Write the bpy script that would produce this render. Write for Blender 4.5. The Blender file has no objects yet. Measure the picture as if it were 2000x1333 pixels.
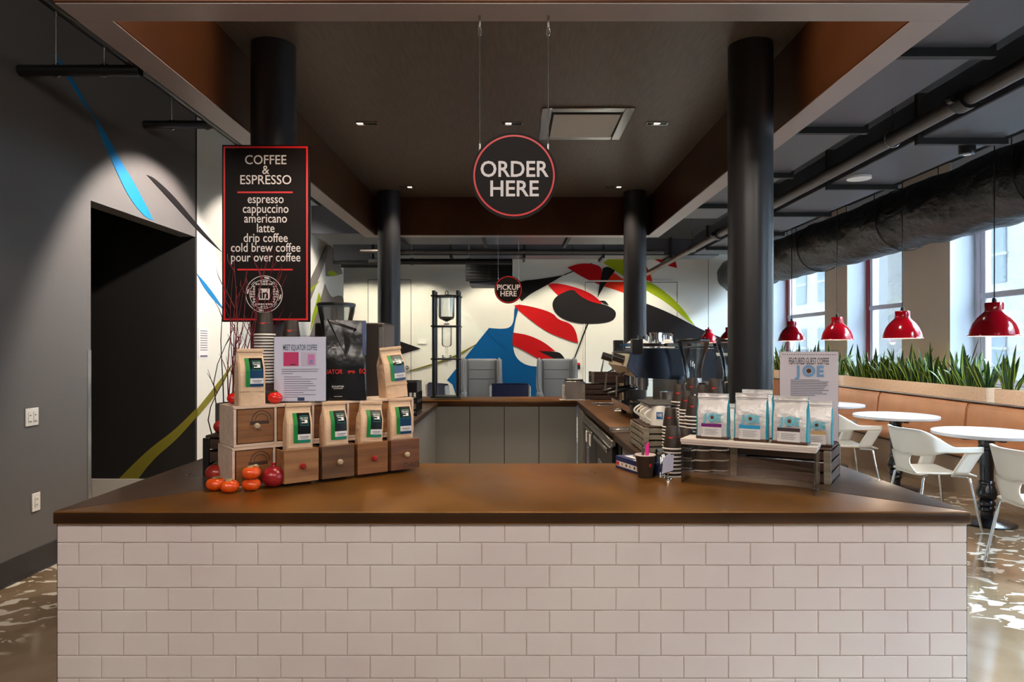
import bpy, bmesh, math, random
from mathutils import Vector, Matrix, Euler
R = math.radians
random.seed(7)
SC = bpy.context.scene
COL = SC.collection

# ------------------------------------------------------------------ camera, sky, lights, exposure
EYE, F = 1.47, 2000 * 24 / 36.0
cam_d = bpy.data.cameras.new('camera'); cam = bpy.data.objects.new('camera', cam_d); COL.objects.link(cam)
cam.location = (0, 0, EYE); cam.rotation_euler = (R(90), 0, 0)
cam_d.sensor_width = 36; cam_d.lens = 24; cam_d.shift_y = 0.00625; cam_d.clip_start = 0.05; cam_d.clip_end = 200
SC.camera = cam
SC.view_settings.view_transform = 'Standard'; SC.view_settings.look = 'None'
SC.view_settings.gamma = 1.0; SC.view_settings.exposure = 0.0
world = bpy.data.worlds.new('sky'); SC.world = world; world.use_nodes = True
bg = world.node_tree.nodes['Background']; bg.inputs[0].default_value = (0.80, 0.90, 1.0, 1); bg.inputs[1].default_value = 26.0

def lamp(name, kind, loc, energy, color=(1, .82, .62), size=.2, aim=None, sizey=None, spot=70, blend=.6):
    d = bpy.data.lights.new(name, kind); d.energy = energy; d.color = color
    if kind == 'AREA':
        d.size = size
        if sizey: d.shape = 'RECTANGLE'; d.size_y = sizey
    else:
        d.shadow_soft_size = size
    if kind == 'SPOT': d.spot_size = R(spot); d.spot_blend = blend
    o = bpy.data.objects.new(name, d); COL.objects.link(o); o.location = loc
    if aim is not None:
        o.rotation_euler = (Vector(aim) - Vector(loc)).to_track_quat('-Z', 'Y').to_euler()
    return o
WARM, NEUT, DAY = (1, .80, .58), (1, .90, .80), (.72, .85, 1)
# the hall lamps in the ceiling on the near side of the counter
for x, e in ((-2.0, 50), (0.0, 44), (2.0, 44)):
    lamp('hall_downlight', 'AREA', (x, -0.9, 3.55), e, NEUT, .7, aim=(x * .8, 2.3, .45))
# linear downlights in the canopy ceiling
for x, y in ((-1.02, 4.8), (0, 4.8), (1.02, 4.8), (-1.02, 6.7), (1.02, 6.7), (0, 6.7)):
    lamp('canopy_downlight', 'SPOT', (x, y, 3.0), 75, WARM, .05, aim=(x * .9, y - .25, 0), spot=105, blend=.7)
for x in (-.75, .75):
    lamp('canopy_downlight', 'SPOT', (x, 2.95, 3.0), 75, WARM, .05, aim=(x * .7, 2.95, 0), spot=125, blend=.8)
# spots washing the left wall, the back wall and the far seating
for y, z, e, sp in ((5.75, 3.3, 400, 84), (7.6, 3.3, 140, 92), (9.8, 3.3, 170, 92)):
    lamp('wall_spot', 'SPOT', (-1.75, y, z), e, NEUT, .06, aim=(-3.11, y + .2, 1.7), spot=sp, blend=.3)
for x in (-3.2, -2.0, -.45, 1.1, 2.6):
    lamp('wall_washer', 'SPOT', (x, 13.35, 2.95), 85, (1, .90, .70), .04, aim=(x, 14.5, 1.3), spot=105, blend=.5)
for x in (-1.0, 1.2):
    lamp('lounge_light', 'SPOT', (x, 12.1, 3.2), 90, NEUT, .1, aim=(x, 12.6, .6), spot=110)
# two added spots behind the front beam, no known fixtures, brightening the side beams
for s in (-1, 1):
    lamp('beam_fill', 'SPOT', (s * .55, 2.75, 2.98), 52, WARM, .05, aim=(s * 1.436, 2.78, 2.84), spot=75, blend=.7)
# spots added under the duct to brighten the window seating
for y in (4.2, 6.2, 8.4, 10.8):
    lamp('seating_fill', 'SPOT', (3.2, y, 2.92), 120, NEUT, .08, aim=(4.45, y + .1, .4), spot=62, blend=.8)
# window bays: sampling portals, and unseen area lamps added outside to strengthen daylight
for y0, y1 in ((-.6, 1.55), (2.5, 4.8), (5.9, 8.41), (9.45, 10.99), (11.78, 14.2)):
    o = lamp('window_portal', 'AREA', (5.92, (y0 + y1) / 2, 2.2), 1, DAY, y1 - y0, aim=(0, (y0 + y1) / 2, 2.2), sizey=2.6)
    o.data.cycles.is_portal = True
    lamp('daylight_fill', 'AREA', (7.6, (y0 + y1) / 2, 5.3), (3800 if y0 < 3 else 2700) * (y1 - y0) / 2, DAY, y1 - y0, aim=(3.6, (y0 + y1) / 2 - .3, .6), sizey=2.4)

# ------------------------------------------------------------------ helpers
def P(px, py, Y):
    return Vector(((px - 1000) * Y / F, Y, EYE - (py - 679) * Y / F))
def G(px, py, z=.908):
    Y = (EYE - z) * F / (py - 679)
    return Vector(((px - 1000) * Y / F, Y, z))
def lin(c):
    c = c / 255.0
    return c / 12.92 if c <= .04045 else ((c + .055) / 1.055) ** 2.4
def col(rgb): return (lin(rgb[0]), lin(rgb[1]), lin(rgb[2]), 1)

def mat(name, rgb, rough=.5, metal=0., rgb2=None, scale=(8, 8, 8), detail=4, bump=0., bscale=None, coat=0., emit=0., lo=.35, hi=.65, spec=None, trans=0., alpha=1., rr=None):
    m = bpy.data.materials.new(name); m.use_nodes = True
    nt = m.node_tree; b = nt.nodes['Principled BSDF']
    b.inputs['Base Color'].default_value = col(rgb); b.inputs['Roughness'].default_value = rough; b.inputs['Metallic'].default_value = metal
    if coat: b.inputs['Coat Weight'].default_value = coat; b.inputs['Coat Roughness'].default_value = .08
    if spec is not None: b.inputs['Specular IOR Level'].default_value = spec
    if trans: b.inputs['Transmission Weight'].default_value = trans
    if emit: b.inputs['Emission Color'].default_value = col(rgb); b.inputs['Emission Strength'].default_value = emit
    if rgb2 or bump or rr:
        tc = nt.nodes.new('ShaderNodeTexCoord'); mp = nt.nodes.new('ShaderNodeMapping'); mp.inputs['Scale'].default_value = scale
        nz = nt.nodes.new('ShaderNodeTexNoise'); nz.inputs['Scale'].default_value = 1; nz.inputs['Detail'].default_value = detail
        nt.links.new(tc.outputs['Object'], mp.inputs[0]); nt.links.new(mp.outputs[0], nz.inputs['Vector'])
        if rgb2:
            rp = nt.nodes.new('ShaderNodeValToRGB'); rp.color_ramp.elements[0].position = lo; rp.color_ramp.elements[1].position = hi
            rp.color_ramp.elements[0].color = col(rgb); rp.color_ramp.elements[1].color = col(rgb2)
            nt.links.new(nz.outputs[0], rp.inputs[0]); nt.links.new(rp.outputs[0], b.inputs['Base Color'])
        if rr:
            mr = nt.nodes.new('ShaderNodeMapRange'); mr.inputs[1].default_value = .3; mr.inputs[2].default_value = .7
            mr.inputs[3].default_value = rr[0]; mr.inputs[4].default_value = rr[1]
            nt.links.new(nz.outputs[0], mr.inputs[0]); nt.links.new(mr.outputs[0], b.inputs['Roughness'])
        if bump:
            src = nz
            if bscale:
                mp2 = nt.nodes.new('ShaderNodeMapping'); mp2.inputs['Scale'].default_value = bscale
                src = nt.nodes.new('ShaderNodeTexNoise'); src.inputs['Scale'].default_value = 1; src.inputs['Detail'].default_value = 3
                nt.links.new(tc.outputs['Object'], mp2.inputs[0]); nt.links.new(mp2.outputs[0], src.inputs['Vector'])
            bp = nt.nodes.new('ShaderNodeBump'); bp.inputs['Strength'].default_value = bump; bp.inputs['Distance'].default_value = .02
            nt.links.new(src.outputs[0], bp.inputs['Height']); nt.links.new(bp.outputs[0], b.inputs['Normal'])
    return m

def glass(name, rgb=(250, 252, 252), refl=.045, rough=.02):
    m = bpy.data.materials.new(name); m.use_nodes = True; nt = m.node_tree; nt.nodes.clear()
    o = nt.nodes.new('ShaderNodeOutputMaterial'); mx = nt.nodes.new('ShaderNodeMixShader')
    t = nt.nodes.new('ShaderNodeBsdfTransparent'); g = nt.nodes.new('ShaderNodeBsdfGlossy'); lw = nt.nodes.new('ShaderNodeLayerWeight')
    mr = nt.nodes.new('ShaderNodeMapRange'); mr.inputs[3].default_value = refl; mr.inputs[4].default_value = .9
    t.inputs[0].default_value = col(rgb); g.inputs['Roughness'].default_value = rough; lw.inputs[0].default_value = .25
    nt.links.new(lw.outputs['Fresnel'], mr.inputs[0]); nt.links.new(mr.outputs[0], mx.inputs[0])
    nt.links.new(t.outputs[0], mx.inputs[1]); nt.links.new(g.outputs[0], mx.inputs[2]); nt.links.new(mx.outputs[0], o.inputs[0])
    return m

TEXT_CACHE = {}
def text_mesh(s, bold):
    k = (s, bold)
    if k not in TEXT_CACHE:
        cu = bpy.data.curves.new('lettering', 'FONT'); cu.body = s; cu.size = 1; cu.align_x = 'CENTER'; cu.offset = bold; cu.resolution_u = 3
        ob = bpy.data.objects.new('lettering', cu); COL.objects.link(ob)
        dg = bpy.context.evaluated_depsgraph_get()
        me = bpy.data.meshes.new_from_object(ob.evaluated_get(dg))
        bpy.data.objects.remove(ob); bpy.data.curves.remove(cu)
        TEXT_CACHE[k] = me
    return TEXT_CACHE[k]

class MB:
    def __init__(s): s.bm = bmesh.new()
    def _take(s, tmp, M, mi):
        if M is not None: tmp.transform(M)
        for f in tmp.faces: f.material_index = mi
        me = bpy.data.meshes.new('t'); tmp.to_mesh(me); tmp.free(); s.bm.from_mesh(me); bpy.data.meshes.remove(me)
        return s
    def box(s, c, d, bev=0, rz=0, m=0, seg=1, M=None):
        t = bmesh.new(); bmesh.ops.create_cube(t, size=1)
        bmesh.ops.scale(t, vec=d, verts=t.verts)
        if bev: bmesh.ops.bevel(t, geom=t.edges[:], offset=bev, segments=seg, affect='EDGES', profile=.5)
        X = Matrix.Translation(c) @ Matrix.Rotation(rz, 4, 'Z')
        return s._take(t, X if M is None else M @ X, m)
    def bx(s, x0, x1, y0, y1, z0, z1, bev=0, m=0, seg=1):
        return s.box(((x0 + x1) / 2, (y0 + y1) / 2, (z0 + z1) / 2), (abs(x1 - x0), abs(y1 - y0), abs(z1 - z0)), bev, 0, m, seg)
    def cyl(s, p0, p1, r, r1=None, n=16, m=0):
        p0, p1 = Vector(p0), Vector(p1); d = p1 - p0
        t = bmesh.new(); bmesh.ops.create_cone(t, cap_ends=True, segments=n, radius1=r, radius2=r if r1 is None else r1, depth=d.length)
        return s._take(t, Matrix.Translation((p0 + p1) / 2) @ d.to_track_quat('Z', 'Y').to_matrix().to_4x4(), m)
    def sph(s, c, r, m=0, sc=(1, 1, 1), u=16, v=10):
        t = bmesh.new(); bmesh.ops.create_uvsphere(t, u_segments=u, v_segments=v, radius=r)
        return s._take(t, Matrix.Translation(c) @ Matrix.Diagonal((*sc, 1)), m)
    def lathe(s, prof, c=(0, 0, 0), n=24, m=0, ms=None, fn=None):
        bm = s.bm; rings = []
        for r, z in prof:
            if r < 1e-6: rings.append([bm.verts.new((c[0], c[1], c[2] + z))])
            else:
                ring = []
                for k in range(n):
                    a = 2 * math.pi * k / n; q = fn(a, z) if fn else 1
                    ring.append(bm.verts.new((c[0] + r * q * math.cos(a), c[1] + r * q * math.sin(a), c[2] + z)))
                rings.append(ring)
        for i in range(len(rings) - 1):
            A, B = rings[i], rings[i + 1]; mi = ms[i] if ms else m
            for k in range(n):
                k2 = (k + 1) % n
                if len(A) == 1 and len(B) == 1: break
                if len(A) == 1: f = bm.faces.new((A[0], B[k2], B[k]))
                elif len(B) == 1: f = bm.faces.new((A[k], A[k2], B[0]))
                else: f = bm.faces.new((A[k], A[k2], B[k2], B[k]))
                f.material_index = mi
        return s
    def tube(s, pts, r, n=8, m=0, closed=False):
        pts = [Vector(p) for p in pts]; N = len(pts); bm = s.bm; rings = []; up = Vector((0.13, .21, 1)).normalized(); prev = None
        for i, p in enumerate(pts):
            if closed: t = pts[(i + 1) % N] - pts[i - 1]
            else: t = pts[min(i + 1, N - 1)] - pts[max(i - 1, 0)]
            t.normalize()
            if prev is None: a = t.cross(up); a = a if a.length > .05 else t.cross(Vector((1, 0, 0)))
            else: a = prev - t * prev.dot(t)
            a.normalize(); prev = a; b = t.cross(a); rr = r[i] if isinstance(r, (list, tuple)) else r
            rings.append([bm.verts.new(p + (a * math.cos(2 * math.pi * k / n) + b * math.sin(2 * math.pi * k / n)) * rr) for k in range(n)])
        for i in range(N if closed else N - 1):
            A, B = rings[i], rings[(i + 1) % N]
            for k in range(n):
                f = bm.faces.new((A[k], A[(k + 1) % n], B[(k + 1) % n], B[k])); f.material_index = m
        if not closed:
            f = bm.faces.new(rings[0][::-1]); f.material_index = m; f = bm.faces.new(rings[-1]); f.material_index = m
        return s
    def prism(s, pts, vec, m=0):
        bm = s.bm; vec = Vector(vec); A = [bm.verts.new(p) for p in pts]; B = [bm.verts.new(Vector(p) + vec) for p in pts]; n = len(pts)
        fs = [bm.faces.new(A), bm.faces.new(B[::-1])]
        for k in range(n): fs.append(bm.faces.new((A[k], B[k], B[(k + 1) % n], A[(k + 1) % n])))
        for f in fs: f.material_index = m
        bmesh.ops.recalc_face_normals(bm, faces=fs)
        return s
    def surf(s, fn, nu, nv, m=0, mf=None, cu=False):
        bm = s.bm; V = [[bm.verts.new(fn(i / nu, j / nv)) for j in range(nv + 1)] for i in range(nu if cu else nu + 1)]
        for i in range(nu):
            i2 = (i + 1) % nu if cu else i + 1
            for j in range(nv):
                f = bm.faces.new((V[i][j], V[i2][j], V[i2][j + 1], V[i][j + 1])); f.material_index = mf(i, j) if mf else m
        return s
    def loft(s, rings, m=0, cap=True, mf=None):
        bm = s.bm; V = [[bm.verts.new(p) for p in r] for r in rings]; n = len(rings[0])
        for i in range(len(V) - 1):
            for k in range(n):
                f = bm.faces.new((V[i][k], V[i][(k + 1) % n], V[i + 1][(k + 1) % n], V[i + 1][k])); f.material_index = mf(i, k) if mf else m
        if cap:
            f = bm.faces.new(V[0][::-1]); f.material_index = mf(0, 0) if mf else m
            f = bm.faces.new(V[-1]); f.material_index = mf(len(V) - 2, 0) if mf else m
        return s
    def text(s, body, size, at=(0, 0), m=0, bold=0., sx=1., fn=None, M=None, depth=0.):
        """lettering centred on at=(x, baseline z); fn(x, z) maps to 3D, the default is a plane facing -Y"""
        me = text_mesh(body, bold); t = bmesh.new(); t.from_mesh(me)
        for v in t.verts:
            x, z = at[0] + v.co.x * size * sx, at[1] + v.co.y * size
            v.co = fn(x, z) if fn else Vector((x, 0, z))
        if depth:
            bmesh.ops.solidify(t, geom=t.faces[:], thickness=depth)
        return s._take(t, M, m)
    def build(s, name, mats, parent=None, loc=(0, 0, 0), rot=(0, 0, 0), angle=38, solid=0, sub=0, fix=True):
        if fix: bmesh.ops.recalc_face_normals(s.bm, faces=s.bm.faces[:])
        me = bpy.data.meshes.new(name); s.bm.to_mesh(me); s.bm.free()
        if not isinstance(mats, (list, tuple)): mats = [mats]
        for q in mats: me.materials.append(q)
        for p in me.polygons: p.use_smooth = True
        me.set_sharp_from_angle(angle=R(angle))
        o = bpy.data.objects.new(name, me); COL.objects.link(o); o.location = loc; o.rotation_euler = rot
        if parent: o.parent = parent
        if solid:
            md = o.modifiers.new('solid', 'SOLIDIFY'); md.thickness = solid; md.offset = 0
        if sub:
            md = o.modifiers.new('sub', 'SUBSURF'); md.levels = sub; md.render_levels = sub
        return o

def tag(o, label, cat, group=None, kind=None):
    o['label'] = label; o['category'] = cat
    if group: o['group'] = group
    if kind: o['kind'] = kind
    return o
def thing(name, label, cat, loc=(0, 0, 0), rz=0, group=None):
    o = bpy.data.objects.new(name, None); COL.objects.link(o); o.location = loc; o.rotation_euler = (0, 0, rz); o.empty_display_size = .05
    return tag(o, label, cat, group)
def struct(o, label=None, cat=None):
    o['kind'] = 'structure'
    if label: o['label'] = label
    if cat: o['category'] = cat
    return o
def dup(root, loc, rz=None, label=None, group=None):
    r = root.copy(); COL.objects.link(r); r.location = loc
    if rz is not None: r.rotation_euler = (0, 0, rz)
    if label: r['label'] = label
    if group: r['group'] = group
    for ch in list(root.children):
        c = ch.copy(); COL.objects.link(c); c.parent = r
        for g in list(ch.children):
            d = g.copy(); COL.objects.link(d); d.parent = c
    return r
def smooth_poly(pts, it=3):
    """corner cutting; points given with a third value 1 stay sharp"""
    pts = [(p[0], p[1], len(p) > 2 and p[2]) for p in pts]
    for _ in range(it):
        out = []; n = len(pts)
        for i, p in enumerate(pts):
            if p[2]: out.append(p); continue
            a, b = pts[i - 1], pts[(i + 1) % n]
            out.append((p[0] * .75 + a[0] * .25, p[1] * .75 + a[1] * .25, 0)); out.append((p[0] * .75 + b[0] * .25, p[1] * .75 + b[1] * .25, 0))
        pts = out
    return [(p[0], p[1]) for p in pts]

# ------------------------------------------------------------------ materials
m_white_wall = mat('white wall paint', (226, 224, 214), .6)
m_grey_wall = mat('grey wall paint', (104, 101, 100), .5)
m_pillar = mat('beige pillar paint', (222, 204, 184), .6)
m_reveal = mat('white reveal paint', (214, 221, 232), .55)
m_black_wall = mat('black wall paint', (24, 22, 20), .55)
m_dark_ceiling = mat('dark ceiling paint', (22, 20, 19), .7)
m_base = mat('charcoal base trim', (52, 49, 52), .35)
m_base_w = mat('white base trim', (205, 200, 190), .5)
m_bronze = mat('bronze clad beam', (72, 39, 20), .34, .45, (86, 50, 26), (2, 2, 2), bump=.02)
m_beam_sheen = mat('bronze with painted underside sheen', (152, 138, 134), .34, .3)  # bright reflections under the beams put into a paler colour
m_fabric = mat('dark woven ceiling panel', (84, 73, 65), .42, 0, (98, 86, 76), (60, 6, 60), bump=.05)
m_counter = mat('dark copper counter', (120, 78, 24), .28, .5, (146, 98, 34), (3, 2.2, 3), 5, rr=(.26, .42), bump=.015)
m_counter_d = mat('copper counter with painted dark reflection', (80, 60, 46), .28, .5, (98, 76, 58), (3, 2.2, 3), 5, rr=(.24, .42), bump=.015)  # wings darkened in colour to imitate how the copper reflects there
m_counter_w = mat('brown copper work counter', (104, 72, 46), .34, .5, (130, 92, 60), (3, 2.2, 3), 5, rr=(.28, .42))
m_counter_e = mat('counter edge copper', (62, 40, 24), .34, .5, (78, 50, 28), (3, 3, 3))
m_tile = mat('white glazed tile', (222, 207, 204), .22, 0, (230, 218, 212), (2, 2, 2), coat=.2)
m_grout = mat('pale grout', (214, 198, 190), .8)
m_panel = mat('grey cabinet panel', (136, 136, 134), .45)
m_panel_l = mat('light grey end panel', (120, 120, 118), .5)
m_gap = mat('dark gap', (18, 16, 15), .7)
m_column = mat('dark painted column', (33, 33, 37), .36, .1)
m_duct = mat('painted sheet duct', (72, 73, 80), .42, .25)
m_duct_d = mat('dark duct lip', (14, 13, 13), .6)
m_wrap = mat('black wrapped insulation', (9, 9, 12), .4, 0, (15, 15, 19), (5, 2.5, 5), bump=1.0, bscale=(14, 9, 14))
m_pipe = mat('grey iron pipe', (88, 82, 78), .4, .5)
m_black = mat('black paint', (18, 17, 18), .4)
m_blackp = mat('black plastic', (20, 20, 22), .3)
m_steel = mat('brushed steel', (190, 188, 186), .25, 1.)
m_chrome = mat('chrome', (220, 220, 222), .08, 1.)
m_white = mat('white plastic', (236, 233, 226), .35)
m_paper_w = mat('white paper', (228, 226, 226), .7)
m_red = mat('red sign paint', (206, 26, 32), .4)
m_signblk = mat('black sign board', (20, 14, 14), .5, spec=.15)
m_letter = mat('pale lettering', (222, 214, 214), .5)
m_gloss_red = mat('glossy red enamel', (140, 5, 18), .12, 0, coat=.6)
m_lampin = mat('white lamp inside', (250, 240, 225), .6, emit=.9)
m_bulb = mat('lit bulb', (255, 235, 205), .4, emit=8)
m_glass = glass('clear glass')
m_pane = glass('window glass', (240, 248, 252), .05)
m_acry = glass('clear acrylic', (244, 246, 248), .05)
m_win_red = mat('red window frame', (168, 34, 40), .4)
m_win_wh = mat('white sash', (214, 205, 212), .4)
def wood(name, a, b, r=.55): return mat(name, a, r, 0, b, (3, 40, 40), 5, bump=.08)
m_birch = wood('pale birch', (206, 180, 158), (222, 200, 182))
m_drawer = wood('brown drawer wood', (118, 76, 40), (150, 100, 56))
m_drawer2 = wood('mid drawer wood', (134, 92, 56), (164, 118, 76))
m_drawer3 = wood('dark drawer wood', (84, 56, 34), (112, 78, 48))
m_drawer4 = wood('red brown drawer wood', (96, 58, 34), (124, 78, 46))
m_stain = mat('burnt stamp', (62, 40, 24), .6)
m_greywood = wood('weathered grey wood', (112, 104, 92), (146, 138, 124))
m_darkwood = wood('dark stained wood', (48, 30, 22), (70, 46, 34))
m_whitewash = wood('whitewashed wood', (206, 194, 188), (226, 218, 212))
m_planter = wood('pale planter wood', (212, 182, 154), (226, 200, 174))
m_kraft = mat('kraft paper', (214, 180, 146), .7, 0, (226, 194, 162), (14, 14, 14), 4, bump=.35, bscale=(22, 22, 30))
m_green = mat('label green', (0, 128, 48), .4)
m_lblk = mat('label black', (14, 18, 24), .22)
m_lblue = mat('label blue', (24, 62, 100), .25)
m_lteal = mat('label teal', (10, 52, 52), .3)
m_foil = mat('matt white foil', (214, 212, 214), .32, .15, bump=.6, bscale=(15, 15, 15))
m_teal = mat('teal gusset', (40, 160, 182), .35)
m_joe = mat('sky blue print', (108, 190, 214), .45)
m_joe2 = mat('dusty blue print', (112, 150, 190), .6)
m_brown = mat('brown print', (72, 44, 30), .5)
m_purple = mat('purple print', (118, 24, 120), .45)
m_cyan = mat('cyan print', (40, 160, 214), .45)
m_tan = mat('tan print', (206, 172, 120), .5)
m_ink = mat('dark ink', (40, 36, 44), .6)
m_greyink = mat('grey ink', (110, 108, 122), .6)
m_blkfoil = mat('black foil', (18, 18, 22), .26, .1, bump=.5, bscale=(9, 9, 7))
m_cup = mat('brown paper cup', (46, 36, 31), .5)
m_cuprim = mat('white cup rim', (232, 226, 220), .5)
m_redp = mat('red print', (206, 34, 34), .5)
m_orange = mat('persimmon skin', (226, 70, 16), .25, 0, (236, 98, 24), (30, 30, 30), coat=.3)
m_calyx = mat('dry calyx', (190, 168, 120), .8, 0, (140, 120, 76), (60, 60, 60))
m_pome = mat('pomegranate skin', (132, 14, 32), .28, 0, (168, 36, 44), (26, 26, 26), coat=.2)
m_tom = mat('red tomato skin', (150, 40, 34), .25, 0, (176, 58, 46), (20, 20, 20), coat=.3)
m_tombr = mat('bright red tomato skin', (214, 26, 18), .2, coat=.4)
m_twig = mat('dark red twig', (112, 16, 32), .5)
m_twigb = mat('dark twig', (40, 22, 24), .6)
m_leather = mat('tan leather', (168, 116, 78), .36, 0, (180, 126, 86), (4, 4, 4), bump=.04)
m_bqbase = mat('taupe banquette base', (150, 126, 104), .6)
m_table = mat('white laminate', (204, 201, 203), .3)
m_iron = mat('black cast iron', (20, 20, 24), .25, .2, coat=.3)
m_shell = mat('white moulded shell', (236, 230, 218), .3)
m_leaf = mat('snake plant green', (14, 44, 22), .35, 0, (36, 82, 34), (30, 30, 14))
m_leafe = mat('snake plant edge', (150, 172, 52), .4)
m_soil = mat('soil', (50, 38, 30), .9)
m_chairgrey = mat('grey wool', (146, 148, 150), .85, bump=.1, bscale=(200, 200, 200))
m_chairseam = mat('dark seam', (50, 50, 52), .9)
m_navy = mat('navy leather', (38, 44, 84), .35)
m_fruitstem = mat('stem green', (70, 80, 40), .7)

# ------------------------------------------------------------------ room shell
ZC = 3.75; XL = -3.11; XW = 5.4; YB = 14.5
# polished concrete floor with white worn patches
def floor_mat():
    m = bpy.data.materials.new('polished concrete with white flecks'); m.use_nodes = True; nt = m.node_tree; b = nt.nodes['Principled BSDF']
    N = nt.nodes.new; L = nt.links.new
    tc = N('ShaderNodeTexCoord')
    def noise(sc, det=4, dist=0.):
        mp = N('ShaderNodeMapping'); mp.inputs['Scale'].default_value = sc; L(tc.outputs['Object'], mp.inputs[0])
        z = N('ShaderNodeTexNoise'); z.inputs['Scale'].default_value = 1; z.inputs['Detail'].default_value = det; z.inputs['Distortion'].default_value = dist
        L(mp.outputs[0], z.inputs['Vector']); return z.outputs[0]
    def ramp(src, a, c, p0, p1):
        r = N('ShaderNodeValToRGB'); r.color_ramp.elements[0].position = p0; r.color_ramp.elements[1].position = p1
        r.color_ramp.elements[0].color = a; r.color_ramp.elements[1].color = c; L(src, r.inputs[0]); return r.outputs[0]
    base = ramp(noise((2.2, 2.2, 1), 6, .4), col((112, 88, 58)), col((150, 130, 106)), .3, .7)
    spots = ramp(noise((6.5, 9.5, 1), 2.5, .9), (0, 0, 0, 1), (1, 1, 1, 1), .555, .58)
    mask = ramp(noise((.55, .42, 1), 1, 0), (0, 0, 0, 1), (1, 1, 1, 1), .37, .42)
    mu = N('ShaderNodeMath'); mu.operation = 'MULTIPLY'; L(spots, mu.inputs[0]); L(mask, mu.inputs[1])
    mx = N('ShaderNodeMix'); mx.data_type = 'RGBA'; L(mu.outputs[0], mx.inputs[0]); L(base, mx.inputs[6]); mx.inputs[7].default_value = col((226, 218, 204))
    L(mx.outputs[2], b.inputs['Base Color']); b.inputs['Roughness'].default_value = .15; b.inputs['Coat Weight'].default_value = .6; b.inputs['Coat Roughness'].default_value = .08
    return m
b = MB(); b.bx(-6.2, 6.0, -3.6, YB + .2, -.1, 0); struct(b.build('floor', floor_mat()))
b = MB(); b.bx(-6.2, 6.0, -3.6, YB + .2, ZC, ZC + .1); struct(b.build('ceiling', m_dark_ceiling))
b = MB()
b.bx(XL - .15, XL, -3.6, 5.04, 0, ZC, m=0); b.bx(XL - .15, XL, 5.04, 6.70, 2.555, ZC, m=0); b.bx(XL - .15, XL, 6.74, 12.6, 0, ZC, m=1)
wl = struct(b.build('wall_left', [m_grey_wall, m_white_wall]))
b = MB(); b.bx(-6.0, XL, 6.70, 6.74, 0, ZC); wa = struct(b.build('wall_alcove', m_black_wall))
b = MB(); b.bx(-6.2, -6.0, -3.6, 15, 0, ZC); struct(b.build('wall_alcove_side', m_black_wall))
b = MB(); b.bx(-6.0, -3.27, 4.9, 5.02, 0, ZC); struct(b.build('wall_alcove_front', m_black_wall))
b = MB(); b.bx(-6.0, -3.11, 6.682, 6.70, 0, .18); struct(b.build('baseboard_alcove', m_base_w))
b = MB(); b.bx(XL, XL + .012, -3.6, 5.04, .012, .157); b.bx(XL, XL + .016, -3.6, 5.04, 0, .014); struct(b.build('baseboard_left', m_base))
b = MB(); b.bx(XL, XL + .012, 6.70, 12.6, 0, .18); struct(b.build('baseboard_left_far', m_base_w))
b = MB(); b.bx(XL, XL + .004, 5.0, 5.044, 0, 1.45); b.bx(XL - .05, XL + .004, 5.04, 5.044, 0, 1.45); struct(b.build('trim_1', m_steel))
b = MB(); b.bx(-6.0, 6.0, YB, YB + .2, 0, ZC); wb = struct(b.build('wall_back', m_white_wall))
b = MB(); b.bx(-6.2, 6.0, -3.6, -3.5, 0, ZC); struct(b.build('wall_front', m_white_wall))
# window wall: pillars between the bays, sill and head
PIL = [(-3.5, -.6), (1.55, 2.45), (4.86, 5.86), (8.41, 9.45), (10.99, 11.78), (14.2, YB)]
b = MB()
for y0, y1 in PIL:
    b.bx(XW, XW + .5, y0, y1, 0, ZC, m=1)
    b.bx(XW - .004, XW + .002, y0 + .001, y1 - .001, 0, ZC, m=0)
b.bx(XW + .02, XW + .5, -3.5, YB, 0, .95, m=1); b.bx(XW + .02, XW + .5, -3.5, YB, 3.45, ZC, m=1)
struct(b.build('wall_right', [m_pillar, m_reveal]))
BAYS = [(-.6, 1.55), (2.45, 4.86), (5.86, 8.41), (9.45, 10.99), (11.78, 14.2)]
for i, (y0, y1) in enumerate(BAYS):
    b = MB(); x0, x1 = XW + .30, XW + .36; fm = 0 if i > 2 else 1
    for a, c in ((y0, y0 + .09), (y1 - .09, y1)): b.bx(x0, x1, a, c, .95, 3.45, .006, fm)
    b.bx(x0, x1, y0, y1, .95, 1.03, .006, fm); b.bx(x0, x1, y0, y1, 3.37, 3.45, .006, fm)
    w = struct(b.build('window_%d' % (i + 1), [m_win_red, m_win_wh]))
    b = MB(); xs = x0 + .012
    for a, c in ((y0 + .09, y0 + .15), (y1 - .17, y1 - .09)): b.bx(xs, xs + .03, a, c, 1.03, 3.37, .004)
    b.bx(xs - .01, xs + .035, y0 + .09, y1 - .09, 2.06, 2.13, .004); b.bx(xs, xs + .03, y0 + .09, y1 - .09, 1.03, 1.1, .004)
    b.build('sash', m_win_wh, w)
    b = MB(); b.bx(xs + .012, xs + .016, y0 + .15, y1 - .17, 1.1, 2.06); b.bx(xs + .012, xs + .016, y0 + .15, y1 - .17, 2.13, 3.37); b.build('pane', m_pane, w)
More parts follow.
